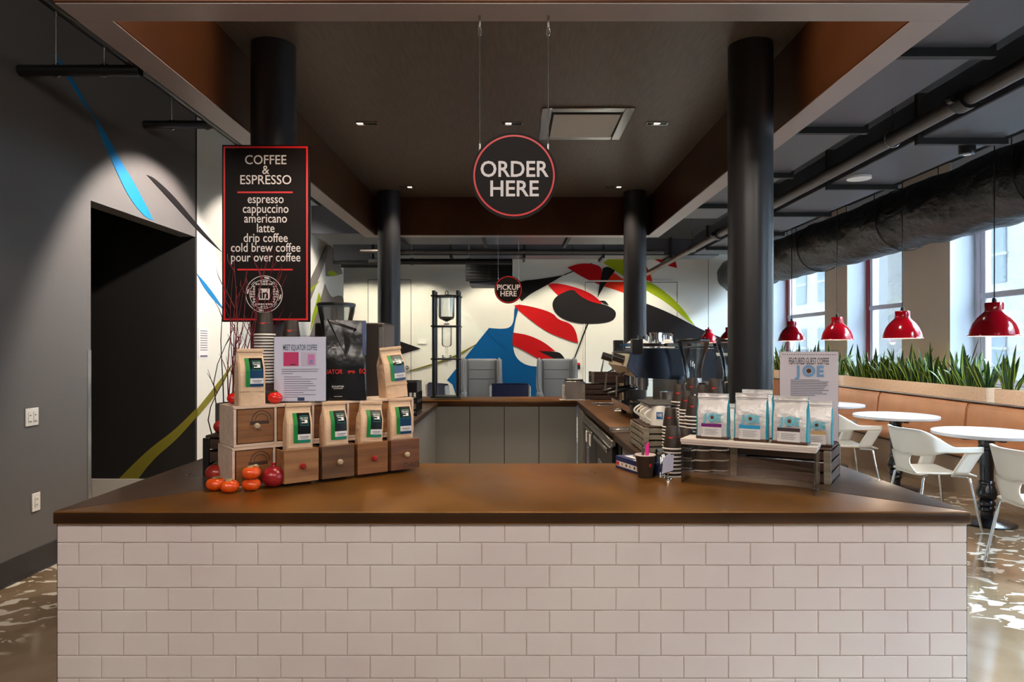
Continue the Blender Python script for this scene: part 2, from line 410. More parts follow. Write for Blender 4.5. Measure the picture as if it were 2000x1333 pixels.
# buildings across the street
m_fac = mat('pale facade', (168, 166, 164), .8); m_fac2 = mat('facade windows', (112, 122, 130), .5)
for k, (y0, y1, x) in enumerate(((-6, 9.5, 13.5), (10.5, 24, 14.5), (25, 40, 13.0))):
    b = MB(); b.bx(x, x + 3, y0, y1, -3, 6.5 + k * 1.5)
    t = tag(b.build('building', m_fac), ['pale building across the street beyond the nearest window', 'pale building seen through the middle windows', 'distant pale building seen through the farthest window'][k], 'building')
    nn = int((y1 - y0) / 2.2)
    for j in range(nn):
        for z in (0.6, 3.4):
            yy = y0 + .7 + j * 2.2
            b = MB(); b.bx(x - .04, x + .02, yy, yy + 1.1, z, z + 1.7, 0, 0); b.bx(x - .07, x + .02, yy - .06, yy + 1.16, z + .8, z + .88, 0, 1)
            b.build('window', [m_fac2, m_fac], t)
b = MB(); b.bx(6.05, 40, -30, 60, -3.1, -3.0); struct(b.build('street', mat('street', (110, 109, 108), .8)), 'grey street outside the windows', 'street')

# doors in the back wall
def door(n, x0, x1, z1, knob=None):
    b = MB(); y = YB - .012
    b.bx(x0, x1, y, YB, 0.01, z1); d = struct(b.build('door_%d' % n, m_white_wall))
    b = MB(); g = .045
    b.bx(x0 - g, x0 - .012, y - .01, YB, 0, z1 + g); b.bx(x1 + .012, x1 + g, y - .01, YB, 0, z1 + g); b.bx(x0 - .012, x1 + .012, y - .01, YB, z1 + .012, z1 + g)
    b.build('frame', m_white_wall, d)
    b = MB(); b.bx(x0 - .012, x0, y + .004, YB, 0, z1 + .012); b.bx(x1, x1 + .012, y + .004, YB, 0, z1 + .012); b.bx(x0, x1, y + .004, YB, z1, z1 + .012); b.build('gap', m_chairseam, d)
    if knob:
        b = MB(); b.cyl((knob, y, 1.04), (knob, y - .05, 1.04), .025); b.sph((knob, y - .06, 1.04), .05); b.build('handle', m_steel, d)
door(1, -3.05, -2.15, 2.9, -2.22)
door(2, 1.56, 3.50, 2.85)
# flat mural painted on the walls
MUR = {'dark': mat('mural charcoal', (26, 23, 25), .7, spec=.15), 'red': mat('mural red', (178, 12, 18), .7, spec=.15), 'orange': mat('mural orange red', (212, 44, 16), .7, spec=.15), 'blue': mat('mural blue', (0, 78, 134), .7, spec=.15),
       'lime': mat('mural lime', (150, 166, 24), .7, spec=.15), 'taupe': mat('mural taupe', (120, 112, 106), .6), 'olive': mat('mural olive', (120, 112, 24), .6), 'white': mat('mural white', (236, 232, 226), .6), 'sky': mat('mural bright blue', (0, 122, 190), .55)}
MK = list(MUR); MM = [MUR[k] for k in MK]
def mural(name, parent, shapes, fn, vec):
    b = MB(); e = 0
    for c, pts in shapes:
        e += 1; v = Vector(vec) * (1 + .12 * e)
        b.prism([fn(x, y) for x, y in smooth_poly(pts)], v, MK.index(c))
    o = b.build(name, MM, parent); o['kind'] = 'structure'; return o
S = [
 ('blue', [(1005, 597), (1016, 595, 1), (1008, 618), (1001, 655), (1003, 690), (1015, 707), (1035, 716), (1070, 717, 1), (1070, 800, 1), (900, 800, 1), (884, 752, 1), (873, 743, 1), (955, 641, 1), (978, 643), (996, 641), (1004, 628)]),
 ('dark', [(1000, 556, 1), (1025, 548), (1045, 547), (1101, 538, 1), (1060, 562), (1035, 575), (1019, 589, 1), (1000, 565, 1)]),
 ('dark', [(1101, 537, 1), (1156, 514, 1), (1156, 516, 1), (1101, 539, 1)]),
 ('red', [(1108, 523, 1), (1130, 515), (1158, 515), (1178, 524), (1172, 557, 1), (1150, 548), (1128, 536)]),
 ('orange', [(1197, 532, 1), (1215, 545), (1240, 562, 1), (1246, 585, 1), (1213, 570), (1180, 560, 1), (1186, 546)]),
 ('dark', [(1177, 525, 1), (1186, 520), (1201, 529, 1), (1185, 550), (1167, 581, 1), (1171, 556)]),
 ('lime', [(1178, 514, 1), (1192, 502, 1), (1230, 502, 1), (1255, 548), (1275, 553), (1310, 580), (1332, 602), (1358, 638, 1), (1335, 620), (1300, 590), (1265, 570), (1232, 550), (1200, 528)]),
 ('orange', [(1240, 503, 1), (1258, 515), (1268, 530), (1274, 551, 1), (1250, 545, 1)]),
 ('red', [(1270, 503, 1), (1318, 508, 1), (1322, 524, 1), (1298, 518)]),
 ('dark', [(1230, 582, 1), (1300, 607), (1372, 646), (1440, 672, 1), (1440, 760, 1), (1390, 740), (1300, 690), (1230, 622, 1)]),
 ('red', [(1070, 556, 1), (1085, 553), (1115, 559), (1150, 571), (1170, 586), (1176, 595, 1), (1140, 592), (1122, 585), (1090, 578, 1), (1078, 566)]),
 ('dark', [(1077, 600), (1083, 580), (1113, 566), (1122, 568, 1), (1135, 581), (1160, 592), (1185, 596), (1202, 607), (1203, 618), (1196, 628), (1172, 633), (1130, 633), (1093, 622)]),
 ('dark', [(1170, 588, 1), (1182, 587), (1189, 597, 1), (1178, 594)]),
 ('red', [(1004, 597, 1), (1016, 595), (1050, 602), (1080, 612), (1090, 625), (1115, 632), (1126, 650), (1129, 671, 1), (1100, 662), (1060, 645), (1013, 607, 1)]),
 ('red', [(1002, 650, 1), (1030, 654), (1062, 668), (1084, 686, 1), (1062, 688, 1), (1088, 701, 1), (1054, 703, 1), (1022, 684), (1001, 674, 1)]),
 ('dark', [(1051, 686, 1), (1088, 687), (1097, 692), (1104, 703, 1), (1086, 703, 1)]),
 ('dark', [(1146, 633, 1), (1149, 633, 1), (1122, 702, 1), (1120, 702, 1)]),
 ('olive', [(800, 724, 1), (880, 700), (932, 671, 1), (926, 677), (890, 702), (800, 726, 1)]),
 ('dark', [(770, 663, 1), (822, 681, 1), (770, 697, 1)]),
]
mural('mural', wb, S, lambda x, y: P(x, y, YB) + Vector((0, -.013, 0)), (0, -.005, 0))
def LW(x, y):
    Y = XL * F / (x - 1000); return Vector((XL, Y, EYE - (y - 679) * Y / F))
S = [
 ('sky', [(103, 106, 1), (120, 120), (150, 170), (181, 226, 1), (163, 205), (138, 162)]),
 ('sky', [(181, 222, 1), (203, 255), (232, 310), (266, 365), (299, 431, 1), (282, 424), (252, 388), (222, 325), (196, 265)]),
 ('dark', [(286, 342, 1), (300, 347), (340, 384), (383, 437), (432, 492, 1), (400, 466), (368, 432), (330, 390)]),
 ('sky', [(384, 535, 1), (402, 555), (422, 582), (437, 606, 1), (415, 585), (395, 558)]),
 ('olive', [(384, 800, 1), (420, 755), (456, 708, 1), (427, 765), (384, 815, 1)]),
 ('taupe', [(637, 478, 1), (646, 480, 1), (624, 540), (603, 594, 1), (600, 560, 1)]),
 ('taupe', [(646, 480, 1), (656, 495), (669, 535, 1), (650, 540), (636, 540, 1), (634, 508)]),
 ('lime', [(638, 534, 1), (647, 526), (660, 538, 1), (645, 541)]),
 ('lime', [(602, 566, 1), (624, 549, 1), (614, 562), (602, 576, 1)]),
 ('taupe', [(634, 555, 1), (640, 570), (648, 583), (660, 577), (669, 579), (671, 592, 1), (671, 660, 1), (604, 660, 1), (622, 600)]),
 ('lime', [(622, 572, 1), (627, 585), (618, 612), (606, 645, 1), (610, 615), (618, 590)]),
]
mural('mural', wl, S, LW, (.004, 0, 0))
S = [('olive', [(232, 936, 1), (290, 878), (340, 842), (384, 798, 1), (384, 815, 1), (345, 860), (300, 897), (270, 936, 1)])]
mural('mural', wa, S, lambda x, y: P(x, y, 6.70), (0, -.004, 0))

# wall plates
def plate(name, label, px, py, w, h, kind):
    c = LW(px, py); t = thing(name, label, 'switch' if kind else 'outlet', c)
    b = MB(); b.bx(0, .008, -w / 2, w / 2, -h / 2, h / 2, .002); b.build('cover_plate', m_white, t)
    b = MB()
    if kind:
        for s in (-1, 1): b.bx(.006, .012, s * .024 - .016, s * .024 + .016, -.034, .034, .002)
        b.build('rocker', m_white, t)
        b = MB()
        for s in (-1, 1): b.bx(.0115, .013, s * .024 - .006, s * .024 + .006, .008, .016); b.bx(.0115, .013, s * .024 - .01, s * .024 + .01, -.03, -.024)
        b.build('marking', m_greyink, t)
    else:
        b.bx(.006, .011, -.017, .017, -.034, .034, .002); b.build('socket', m_white, t)
        b = MB()
        for s in (-1, 1):
            for q in (-1, 1): b.bx(.0105, .012, q * .006 - .0015, q * .006 + .0015, s * .018 - .005, s * .018 + .005)
        b.build('slot', m_ink, t)
plate('wall_switch', 'white two gang rocker switch on the dark grey left wall', 61, 815, .118, .115, 1)
plate('wall_outlet', 'white wall outlet low on the dark grey left wall', 69, 981, .075, .118, 0)
c = LW(397, 671); b = MB(); b.bx(0, .006, -.11, .11, -.155, .155, .002); t = tag(b.build('wall_notice', m_paper_w, None, c), 'small printed notice on the white wall beside the dark opening', 'notice')
b = MB()
for k in range(9): b.bx(.006, .007, -.08, .08, .12 - k * .024, .128 - k * .024)
b.bx(.006, .007, -.08, .08, -.14, -.12); b.build('lettering', m_greyink, t)
c = P(825, 667, YB); b = MB(); b.bx(-.10, .10, -.03, -.002, -.06, .06, .006); tag(b.build('wall_thermostat', m_white, None, c), 'white thermostat box on the cream back wall beside the door', 'thermostat')
c = P(1129, 716, YB); b = MB(); b.bx(-.04, .04, -.05, -.002, -.06, .06, .006, 0); b.bx(-.04, .04, -.052, -.002, .03, .075, .004, 1)
tag(b.build('wall_alarm_box', [m_blackp, m_red], None, c), 'small red and black alarm box on the back wall behind a grey wing chair', 'alarm box')

# ------------------------------------------------------------------ canopy over the bar
HB, HC = 2.65, 3.05
can = thing('canopy', 'bronze clad canopy frame hanging over the coffee bar', 'canopy', (0, 0, 0)); can['kind'] = 'structure'
b = MB(); b.bx(-1.571, 1.571, 2.333, 2.467, HB, HC + .12, .004); b.build('beam_front', m_bronze, can)
b = MB(); b.bx(-1.571, 1.571, 7.17, 7.30, HB, HC + .12, .004); b.build('beam_back', m_bronze, can)
for s, nm in ((-1, 'beam_left'), (1, 'beam_right')):
    b = MB(); b.bx(s * 1.436, s * 1.571, 2.467, 7.17, HB, HC + .12, .004); b.build(nm, m_bronze, can)
for s, nm in ((0, 'front'), (1, 'back'), (2, 'left'), (3, 'right')):
    b = MB()
    if s < 2: y0 = (2.337, 7.174)[s]; b.bx(-1.565, 1.565, y0, y0 + .126, HB - .003, HB + .002, .001)
    else: x0 = (-1.567, 1.440)[s - 2]; b.bx(x0, x0 + .127, 2.463, 7.174, HB - .003, HB + .002, .001)
    b.build('painted_sheen_strip', m_beam_sheen, can)  # added strip carrying the painted reflection on the beam undersides
b = MB(); b.bx(-1.436, 1.436, 2.467, 7.17, HC, HC + .12); b.build('ceiling_panel', m_fabric, can)
b = MB()
for x in (-1.2, 1.2):
    for y in (2.6, 4.9, 7.1): b.cyl((x, y, HC + .11), (x, y, ZC), .015)
b.build('hanger_rod', m_black, can)
t = thing('ceiling_vent', 'square white framed vent panel set in the dark canopy ceiling', 'vent', (.505, 4.815, HC))
b = MB()
for a in ((-.305, -.24, -.335, .335), (.24, .305, -.335, .335), (-.24, .24, -.335, -.27), (-.24, .24, .27, .335)): b.bx(a[0], a[1], a[2], a[3], -.014, .0, .004)
b.build('frame', m_steel, t)
b = MB(); b.bx(-.225, .225, -.235, .255, -.02, -.012, .002); b.build('panel', mat('pale vent panel', (190, 186, 180), .5), t)
b = MB(); b.bx(-.24, .24, -.27, .27, -.008, -.001); b.build('slot', m_gap, t)
for i, (x, y) in enumerate(((-1.02, 4.8), (0, 4.8), (1.02, 4.8), (-1.03, 6.7), (1.0, 6.7))):
    lab = ['left front', 'centre front', 'right front', 'left rear', 'right rear'][i]
    t = thing('recessed_light', 'slim recessed downlight at the %s of the canopy ceiling' % lab, 'light', (x, y, HC), 0, 'recessed lights in the canopy ceiling')
    b = MB()
    for a in ((-.075, .075, -.028, -.022), (-.075, .075, .022, .028), (-.075, -.069, -.022, .022), (.069, .075, -.022, .022)): b.bx(a[0], a[1], a[2], a[3], -.008, 0)
    b.build('trim', m_steel, t)
    b = MB(); b.bx(-.069, .069, -.022, .022, -.003, -.001); b.build('baffle', m_gap, t)
    b = MB(); b.bx(-.02 + .05 * (i - 2) / 2, .02 + .05 * (i - 2) / 2, -.008, .008, -.0055, -.003); b.build('lamp', m_bulb, t)
for i, (x, y, z) in enumerate(((-1.25, 3.58, .908), (1.25, 3.58, .908), (-1.25, 6.94, .93), (1.25, 6.94, .93))):
    b = MB(); b.lathe([(0, 0), (.114, 0), (.114, HC - z), (0, HC - z)], (0, 0, 0), 40)
    o = struct(b.build('column', m_column, None, (x, y, z)), 'dark round column at the %s corner of the coffee bar' % ['front left', 'front right', 'rear left', 'rear right'][i], 'column')

# ------------------------------------------------------------------ ducts and pipes under the outer ceiling
def duct(label, x0, x1, y0, y1, z0, z1, lips, along='y'):
    t = thing('ceiling_duct', label, 'duct', ((x0 + x1) / 2, (y0 + y1) / 2, z0)); cx, cy = t.location.x, t.location.y
    b = MB(); b.bx(x0 - cx, x1 - cx, y0 - cy, y1 - cy, 0, z1 - z0, .008); b.build('casing', m_duct, t)
    for q in lips:
        b = MB()
        if along == 'y': b.bx(x0 - cx - .03, x1 - cx + .03, q - cy - .02, q - cy + .02, -.045, z1 - z0 + .02)
        else: b.bx(q - cx - .02, q - cx + .02, y0 - cy - .03, y1 - cy + .03, -.045, z1 - z0 + .02)
        b.build('flange', m_duct_d, t)
    for q in lips[::2]:
        b = MB()
        for s in (0, 1):
            if along == 'y': p = ((x0, x1)[s] - cx + (-.02, .02)[s], q - cy)
            else: p = (q - cx, (y0, y1)[s] - cy + (-.02, .02)[s])
            b.cyl((p[0], p[1], -.03), (p[0], p[1], ZC - z0), .006, n=8)
        b.build('hanger_rod', m_steel, t)
duct('wide sheet metal duct running beside the canopy on the window side', 1.75, 2.44, 1.0, 8.1, 3.0, 3.3, (2.2, 3.5, 4.75, 6.0, 7.3))
duct('wide sheet metal duct beyond the grey pipe on the window side', 2.93, 3.52, .6, 11.0, 2.97, 3.27, (3.55, 4.9, 6.3, 7.6, 8.9, 10.2))
duct('broad sheet metal duct crossing behind the canopy', -2.45, 1.70, 8.32, 9.15, 2.85, 3.2, (-1.4, -.35, .7), 'x')
duct('dark duct crossing behind the wider one near the back wall', -2.0, 3.4, 11.2, 11.7, 2.98, 3.25, (-1, .2, 1.5, 2.6), 'x')
duct('short box duct near the left wall at the back', -2.85, -2.25, 10.9, 11.6, 2.86, 3.22, (11.0, 11.5))
t = thing('insulated_duct', 'black foil wrapped round duct above the window seats', 'duct', (4.62, 7, 2.97))
b = MB()
def wrap(u, v):
    a = 2 * math.pi * u; y = -7.4 + 14.6 * v
    r = .352 + .008 * math.sin(y * 6.2 + 2.5 * math.sin(a * 2)) * (.4 + .6 * math.sin(3 * a + y) ** 2) + .005 * math.sin(9 * a + 7 * y) + .005 * math.sin(13 * y + 4 * math.sin(3 * a))
    sag = -.008 * math.cos(y * 3.0)
    return Vector((r * math.cos(a), y, r * math.sin(a) + sag))
b.surf(wrap, 40, 150, cu=True); b.build('wrapping', m_wrap, t, angle=80)
for y in (-5.6, -3.4, -1.2, 1.0, 3.2, 5.4):
    b = MB(); b.tube([(.366 * math.cos(k * math.pi / 12), y, .366 * math.sin(k * math.pi / 12)) for k in range(24)], .008, 6, closed=True); b.build('strap', m_black, t)
b = MB()
for y in (-5.6, -3.4, -1.2, 1.0, 3.2, 5.4):
    for s in (-1, 1): b.cyl((s * .375, y, 0), (s * .375, y, ZC - 2.97), .005, n=6)
b.build('hanger_rod', m_black, t)

def pipe(label, pts, r, clamps=(), m=m_pipe, name='sprinkler_pipe'):
    pts = [Vector(p) for p in pts]; o = pts[0].copy(); t = thing(name, label, 'pipe', o)
    b = MB(); b.tube([p - o for p in pts], r, 14); b.build('pipe_run', m, t)
    for c in clamps:
        c = Vector(c) - o; d = (pts[1] - pts[0]).normalized()
        b = MB(); b.cyl(c - d * .05, c + d * .05, r * 1.45, n=14); s = d.cross(Vector((0, 0, 1))).normalized()
        for q in (-1, 1): b.cyl(c + s * q * r * 1.7 - d * .02, c + s * q * r * 1.7 + d * .02, r * .5, n=8)
        b.build('coupling', m_black, t)
    for p in (pts[0].lerp(pts[-1], .3), pts[0].lerp(pts[-1], .7)):
        b = MB(); q = p - o; b.cyl(q, (q.x, q.y, ZC - o.z), .006, n=6); b.tube([q + Vector((r * 1.2 * math.cos(k * math.pi / 8), 0, r * 1.2 * math.sin(k * math.pi / 8))) for k in range(16)], .005, 6, closed=True); b.build('hanger', m_steel, t)
pipe('long grey pipe running between the two window side ducts', [(2.72, .8, 2.96), (2.72, 14.4, 2.96)], .048, ((2.72, 4.1, 2.96), (2.72, 9.0, 2.96)))
pipe('black pipe running along the left side of the canopy', [(-2.37, .6, 3.26), (-2.37, 8.2, 3.26)], .035, (), m_black)
pipe('nearer black branch pipe crossing to the left wall', [(-3.10, 4.3, 3.215), (-2.34, 4.3, 3.215)], .035, (), m_black)
pipe('farther black branch pipe crossing to the left wall', [(-3.10, 5.76, 3.35), (-2.34, 5.76, 3.35)], .035, (), m_black)
pipe('thin grey pipe crossing above the pickup sign', [(-2.2, 9.9, 2.86), (2.2, 9.9, 2.86)], .028)
pipe('dark drain pipe in front of the back wall', [(-2.2, 10.5, 2.79), (.0, 10.5, 2.79)], .045, (), m_black)
t = thing('smoke_detector', 'small round black detector under the window side duct', 'detector', (3.3, 4.95, 2.97))
b = MB(); b.lathe([(0, -.10), (.05, -.10), (.055, -.085), (.055, 0), (0, 0)], n=20); b.build('housing', m_blackp, t)
b = MB(); b.lathe([(0, -.104), (.024, -.104), (.024, -.099), (0, -.099)], n=16); b.build('lens', m_white, t)
b = MB(); b.lathe([(0, -.03), (.10, -.02), (.10, 0), (0, 0)], n=24); tag(b.build('ceiling_speaker', m_white, None, (3.05, 6.0, 2.97)), 'round white disc under the duct beyond the pipe', 'speaker')
# fan coil unit by the back wall
t = thing('fan_coil_unit', 'dark ceiling hung fan unit with glazed grille before the back wall', 'fan unit', (-.42, 12.5, 2.68))
b = MB(); b.bx(-.43, .43, 0, .7, 0, .42, .01); b.build('casing', m_blackp, t)
b = MB()
for k in range(6): b.bx(-.39, .39, -.012, .002, .05 + k * .058, .062 + k * .058)
b.bx(-.02, .02, -.014, .002, .03, .4); b.build('grille', mat('dark bronze grille', (60, 54, 46), .35, .4), t)
b = MB(); b.bx(-.36, .42, .04, .66, -.07, .0, .01); b.build('drip_tray', m_duct, t)
b = MB()
for x in (-.38, .38): b.cyl((x, .2, .41), (x, .2, ZC - 2.68), .008, n=8)
b.build('hanger_rod', m_steel, t)

# ------------------------------------------------------------------ the coffee bar
CT = .908
t = thing('countertop', 'dark copper countertop running round the coffee bar', 'countertop', (0, 2.333, CT))
def slab(name, pts, z0, z1, ms, bev=.004):
    b = MB(); b.prism([(x, y - 2.333, z0 - CT) for x, y in pts], (0, 0, z1 - z0), 0)
    for f in b.bm.faces:
        f.normal_update()
        f.material_index = 0 if abs(f.normal.z) > .5 else 1
    bmesh.ops.bevel(b.bm, geom=b.bm.edges[:], offset=bev, segments=2, affect='EDGES', profile=.5)
    return b.build(name, ms, t)
TT = CT - .044
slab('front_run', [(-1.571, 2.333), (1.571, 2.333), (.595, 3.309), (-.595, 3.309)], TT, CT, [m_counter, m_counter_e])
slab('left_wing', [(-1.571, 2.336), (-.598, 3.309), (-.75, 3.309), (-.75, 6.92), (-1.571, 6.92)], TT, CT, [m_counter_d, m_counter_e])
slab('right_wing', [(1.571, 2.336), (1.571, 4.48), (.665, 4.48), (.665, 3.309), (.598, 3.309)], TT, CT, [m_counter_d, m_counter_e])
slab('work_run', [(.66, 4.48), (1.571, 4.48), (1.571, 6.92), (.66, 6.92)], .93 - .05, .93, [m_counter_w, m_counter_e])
slab('rear_run', [(-1.571, 6.923), (1.571, 6.923), (1.571, 7.5), (-1.571, 7.5)], .93 - .05, .93, [m_counter, m_counter_e])
b = MB(); b.bx(.655, .86, 4.472 - 2.333, 4.60 - 2.333, .93 - CT - .02, .9345 - CT, .002); b.build('steel_strip', m_steel, t)

t = thing('service_counter', 'white subway tiled front of the coffee bar', 'counter', (0, 2.353, 0))
b = MB(); b.bx(-1.563, 1.563, 0, .07, 0, TT - .001); b.build('backing', m_grout, t)
b = MB(); tw, th, g = .1541, .0779, .0022; row = 0; z = TT - .001; first = True
while z > .01:
    h = .0655 if row == 0 else th; z0 = max(z - h, .0)
    x = -1.563 - (0 if row % 2 == 0 else tw - .0715)
    if row % 2 == 0: x = -1.563 - .004
    while x < 1.563:
        x0, x1 = max(x + g / 2, -1.565), min(x + tw - g / 2, 1.565)
        if x1 - x0 > .01:
            j = random.uniform(-.0002, .0002)
            t_ = bmesh.new(); bmesh.ops.create_cube(t_, size=1); bmesh.ops.scale(t_, vec=(x1 - x0, .012, z - z0 - g), verts=t_.verts)
            bmesh.ops.bevel(t_, geom=[e for e in t_.edges if all(v.co.y < 0 for v in e.verts)], offset=.0035, segments=2, affect='EDGES', profile=.6)
            b._take(t_, Matrix.Translation(((x0 + x1) / 2, .0015 + j, (z + z0) / 2)) @ Matrix.Rotation(random.uniform(-.0008, .0008), 4, 'X') @ Matrix.Rotation(random.uniform(-.0006, .0006), 4, 'Z'), 0)
        x += tw
    z = z0; row += 1
b.build('tiling', m_tile, t, angle=12)
for s in (-1, 1):
    b = MB(); b.bx(s * 1.565, s * 1.5665, -.003, .07, 0, TT - .001); b.build('corner_strip', m_gap, t)
# bases under the wings
for s, nm, x0, x1, y1 in ((-1, 'left', -1.55, -.78, 6.95), (1, 'right', .72, 1.55, 4.45)):
    b = MB(); b.bx(x0, x1, 2.45 if s < 0 else 2.45, y1, 0, TT - .002); 
    tag(b.build('bar_cabinet', m_panel, None), 'grey panelled base under the %s wing of the bar' % nm, 'cabinet')
b = MB(); b.bx(-.775, .715, 2.45, 3.25, 0, TT - .002); tag(b.build('bar_cabinet', m_panel, None), 'grey panelled base behind the tiled front of the bar', 'cabinet')
xs = [-.785, -.431, -.078, .275, .663]
for i in range(4):
    t = thing('rear_cabinet', ['grey rear bar cabinet at the left end, below the drip tower', 'grey rear bar cabinet second from the left end', 'grey rear bar cabinet below the blue chair', 'grey rear bar cabinet in the right corner by the fridge'][i], 'cabinet', ((xs[i] + xs[i + 1]) / 2, 6.96, 0), 0, 'grey cabinets under the rear counter')
    w = (xs[i + 1] - xs[i]) / 2
    b = MB(); b.bx(-w + .001, w - .001, .02, .5, .09, .878); b.build('body', m_gap, t)
    b = MB(); b.bx(-w + .003, w - .003, 0, .02, .1, .868, .002); b.build('door', m_panel, t)
    b = MB(); b.bx(-w + .001, w - .001, .04, .48, 0, .09); b.build('plinth', m_gap, t)
t = thing('work_cabinet', 'grey end cabinet under the espresso machine counter', 'cabinet', (1.1, 6.6, 0))
b = MB(); b.bx(-.42, .44, -.18, .32, 0, .878); b.build('body', m_panel, t)
b = MB(); b.bx(-.435, -.42, -.18, .32, .05, .868, .002); b.build('end_panel', m_panel_l, t)
# under-counter fridge
t = thing('undercounter_fridge', 'dark under counter fridge with a steel rail beneath the work counter', 'fridge', (.70, 5.5, 0))
b = MB(); b.bx(.02, .8, -.98, .88, .06, .86); b.build('body', m_gap, t)
for k, (a, c) in enumerate(((-.86, .0), (.02, .86))):
    b = MB(); b.bx(-.02, .02, a, c, .1, .79, .006); d = b.build('door', m_blackp, t)
    b = MB(); b.bx(-.055, -.04, a + .05, c - .05, .745, .775, .005)
    for q in (a + .1, c - .1): b.bx(-.042, -.018, q - .01, q + .01, .75, .77)
    b.build('handle', m_steel, d)
    b = MB(); b.bx(-.023, -.0195, c - .35, c - .15, .42, .6); b.build('label', m_greyink, d)
b = MB(); b.bx(-.035, .0, -.92, .87, .80, .845, .006); b.bx(-.05, -.02, -.92, .87, .79, .803, .004); b.build('rail', m_steel, t)
for y in (.05, .30):
    b = MB(); b.bx(-.066, -.06, y, y + .09, .665, .755); b.build('tag', m_paper_w, t)
for k, (y0, y1, lab) in enumerate(((6.30, 6.62, 'steel framed sink cut into the work counter, nearer the corner'), (5.76, 5.98, 'narrow steel rinsing tray set in the work counter beside the espresso machine'))):
    t = thing('counter_sink', lab, 'sink', (1.0 + .1 * k, (y0 + y1) / 2, .93)); w, h = .23 , (y1 - y0) / 2; q = .035
    b = MB()
    for a in ((-w, w, -h, -h + q), (-w, w, h - q, h), (-w, -w + q, -h + q, h - q), (w - q, w, -h + q, h - q)): b.bx(a[0], a[1], a[2], a[3], .0005, .006, .002)
    b.build('rim', m_steel, t)
    b = MB(); b.bx(-w + q, w - q, -h + q, h - q, .0005, .002); b.build('basin', mat('dark steel basin', (80, 74, 70), .3, .9) if k == 0 else m_steel, t)
    if k:
        b = MB(); b.lathe([(0, .008), (.03, .007), (.035, .002), (0, .002)], n=16); b.build('sprayer', m_chrome, t)

# ------------------------------------------------------------------ signs
def rect_frame(b, x0, x1, z0, z1, w, y0, y1, m=0):
    b.bx(x0, x1, y0, y1, z1 - w, z1, m=m); b.bx(x0, x1, y0, y1, z0, z0 + w, m=m); b.bx(x0, x0 + w, y0, y1, z0 + w, z1 - w, m=m); b.bx(x1 - w, x1, y0, y1, z0 + w, z1 - w, m=m)
YS = 3.43; k = YS / F
c = P(519, 456, YS); t = thing('menu_board', 'tall black menu board listing coffee drinks with red border', 'sign', c)
W, H = 171 * k, 346 * k
b = MB(); b.bx(-W / 2, W / 2, 0, .022, -H / 2, H / 2, .002); b.build('board', m_signblk, t)
b = MB(); rect_frame(b, -W / 2 + .008, W / 2 - .008, -H / 2 + .008, H / 2 - .008, .0085, -.0015, .001)
for py in (376, 527): b.bx(-54 * k - .003, 54 * k - .003, -.0015, .001, (456 - py) * k - .004, (456 - py) * k + .004)
b.build('border', m_red, t)
b = MB()
sh = lambda x, z: Vector((x, -.0018, z))
for s, py, sz, bo in (('COFFEE', 321, 25.5, .006), ('&', 340, 24, .006), ('ESPRESSO', 360, 25.5, .006), ('espresso', 397, 24.5, .006), ('cappuccino', 416, 24.5, .006), ('americano', 435, 24.5, .006), ('latte', 454, 24.5, .006), ('drip coffee', 473, 24.5, .006), ('cold brew coffee', 492, 24.5, .006), ('pour over coffee', 511, 24.5, .006)):
    b.text(s, sz * k, (0, (456 - py) * k), 0, bo, .93 if py < 370 else .82, sh)
b.build('lettering', m_letter, t)
b = MB(); ex, ez = -3 * k, (456 - 575) * k
def ring(b, r0, r1, n=48, m=0, y=-.0018, c=(0, 0), a0=0, a1=2 * math.pi):
    b.surf(lambda u, v: Vector((c[0] + (r0 + (r1 - r0) * v) * math.cos(a0 + (a1 - a0) * u), y, c[1] + (r0 + (r1 - r0) * v) * math.sin(a0 + (a1 - a0) * u))), n, 1, m)
ring(b, 35 * k, 36.3 * k, c=(ex, ez)); ring(b, 27.5 * k, 28.6 * k, c=(ex, ez))
for a in range(12):
    if a % 3: ring(b, 30.5 * k, 31.3 * k, 4, c=(ex, ez), a0=a * math.pi / 6 + .1, a1=a * math.pi / 6 + .42)
    else: ring(b, 31 * k, 33.5 * k, 6, c=(ex, ez), a0=a * math.pi / 6 - .3, a1=a * math.pi / 6 - .02)
g = 4.9
for i in range(-5, 6):
    for j in range(-5, 6):
        if max(abs(i), abs(j)) > 3 and math.hypot(i * g, j * g) < 25:
            for q in (-1, 1): b.bx(ex + (i * g + q * 1.05 - .75) * k, ex + (i * g + q * 1.05 + .75) * k, -.002, -.0016, ez + (j * g - 1.7) * k, ez + (j * g + 1.7) * k)
b.bx(ex - 11 * k, ex + 11 * k, -.002, -.0016, ez - 11 * k, ez + 11 * k)
b.build('emblem', m_letter, t)
b = MB(); b.text('in', 24 * k, (ex, ez - 8 * k), 0, .03, 1, lambda x, z: Vector((x, -.0024, z))); b.build('emblem_letters', m_signblk, t)

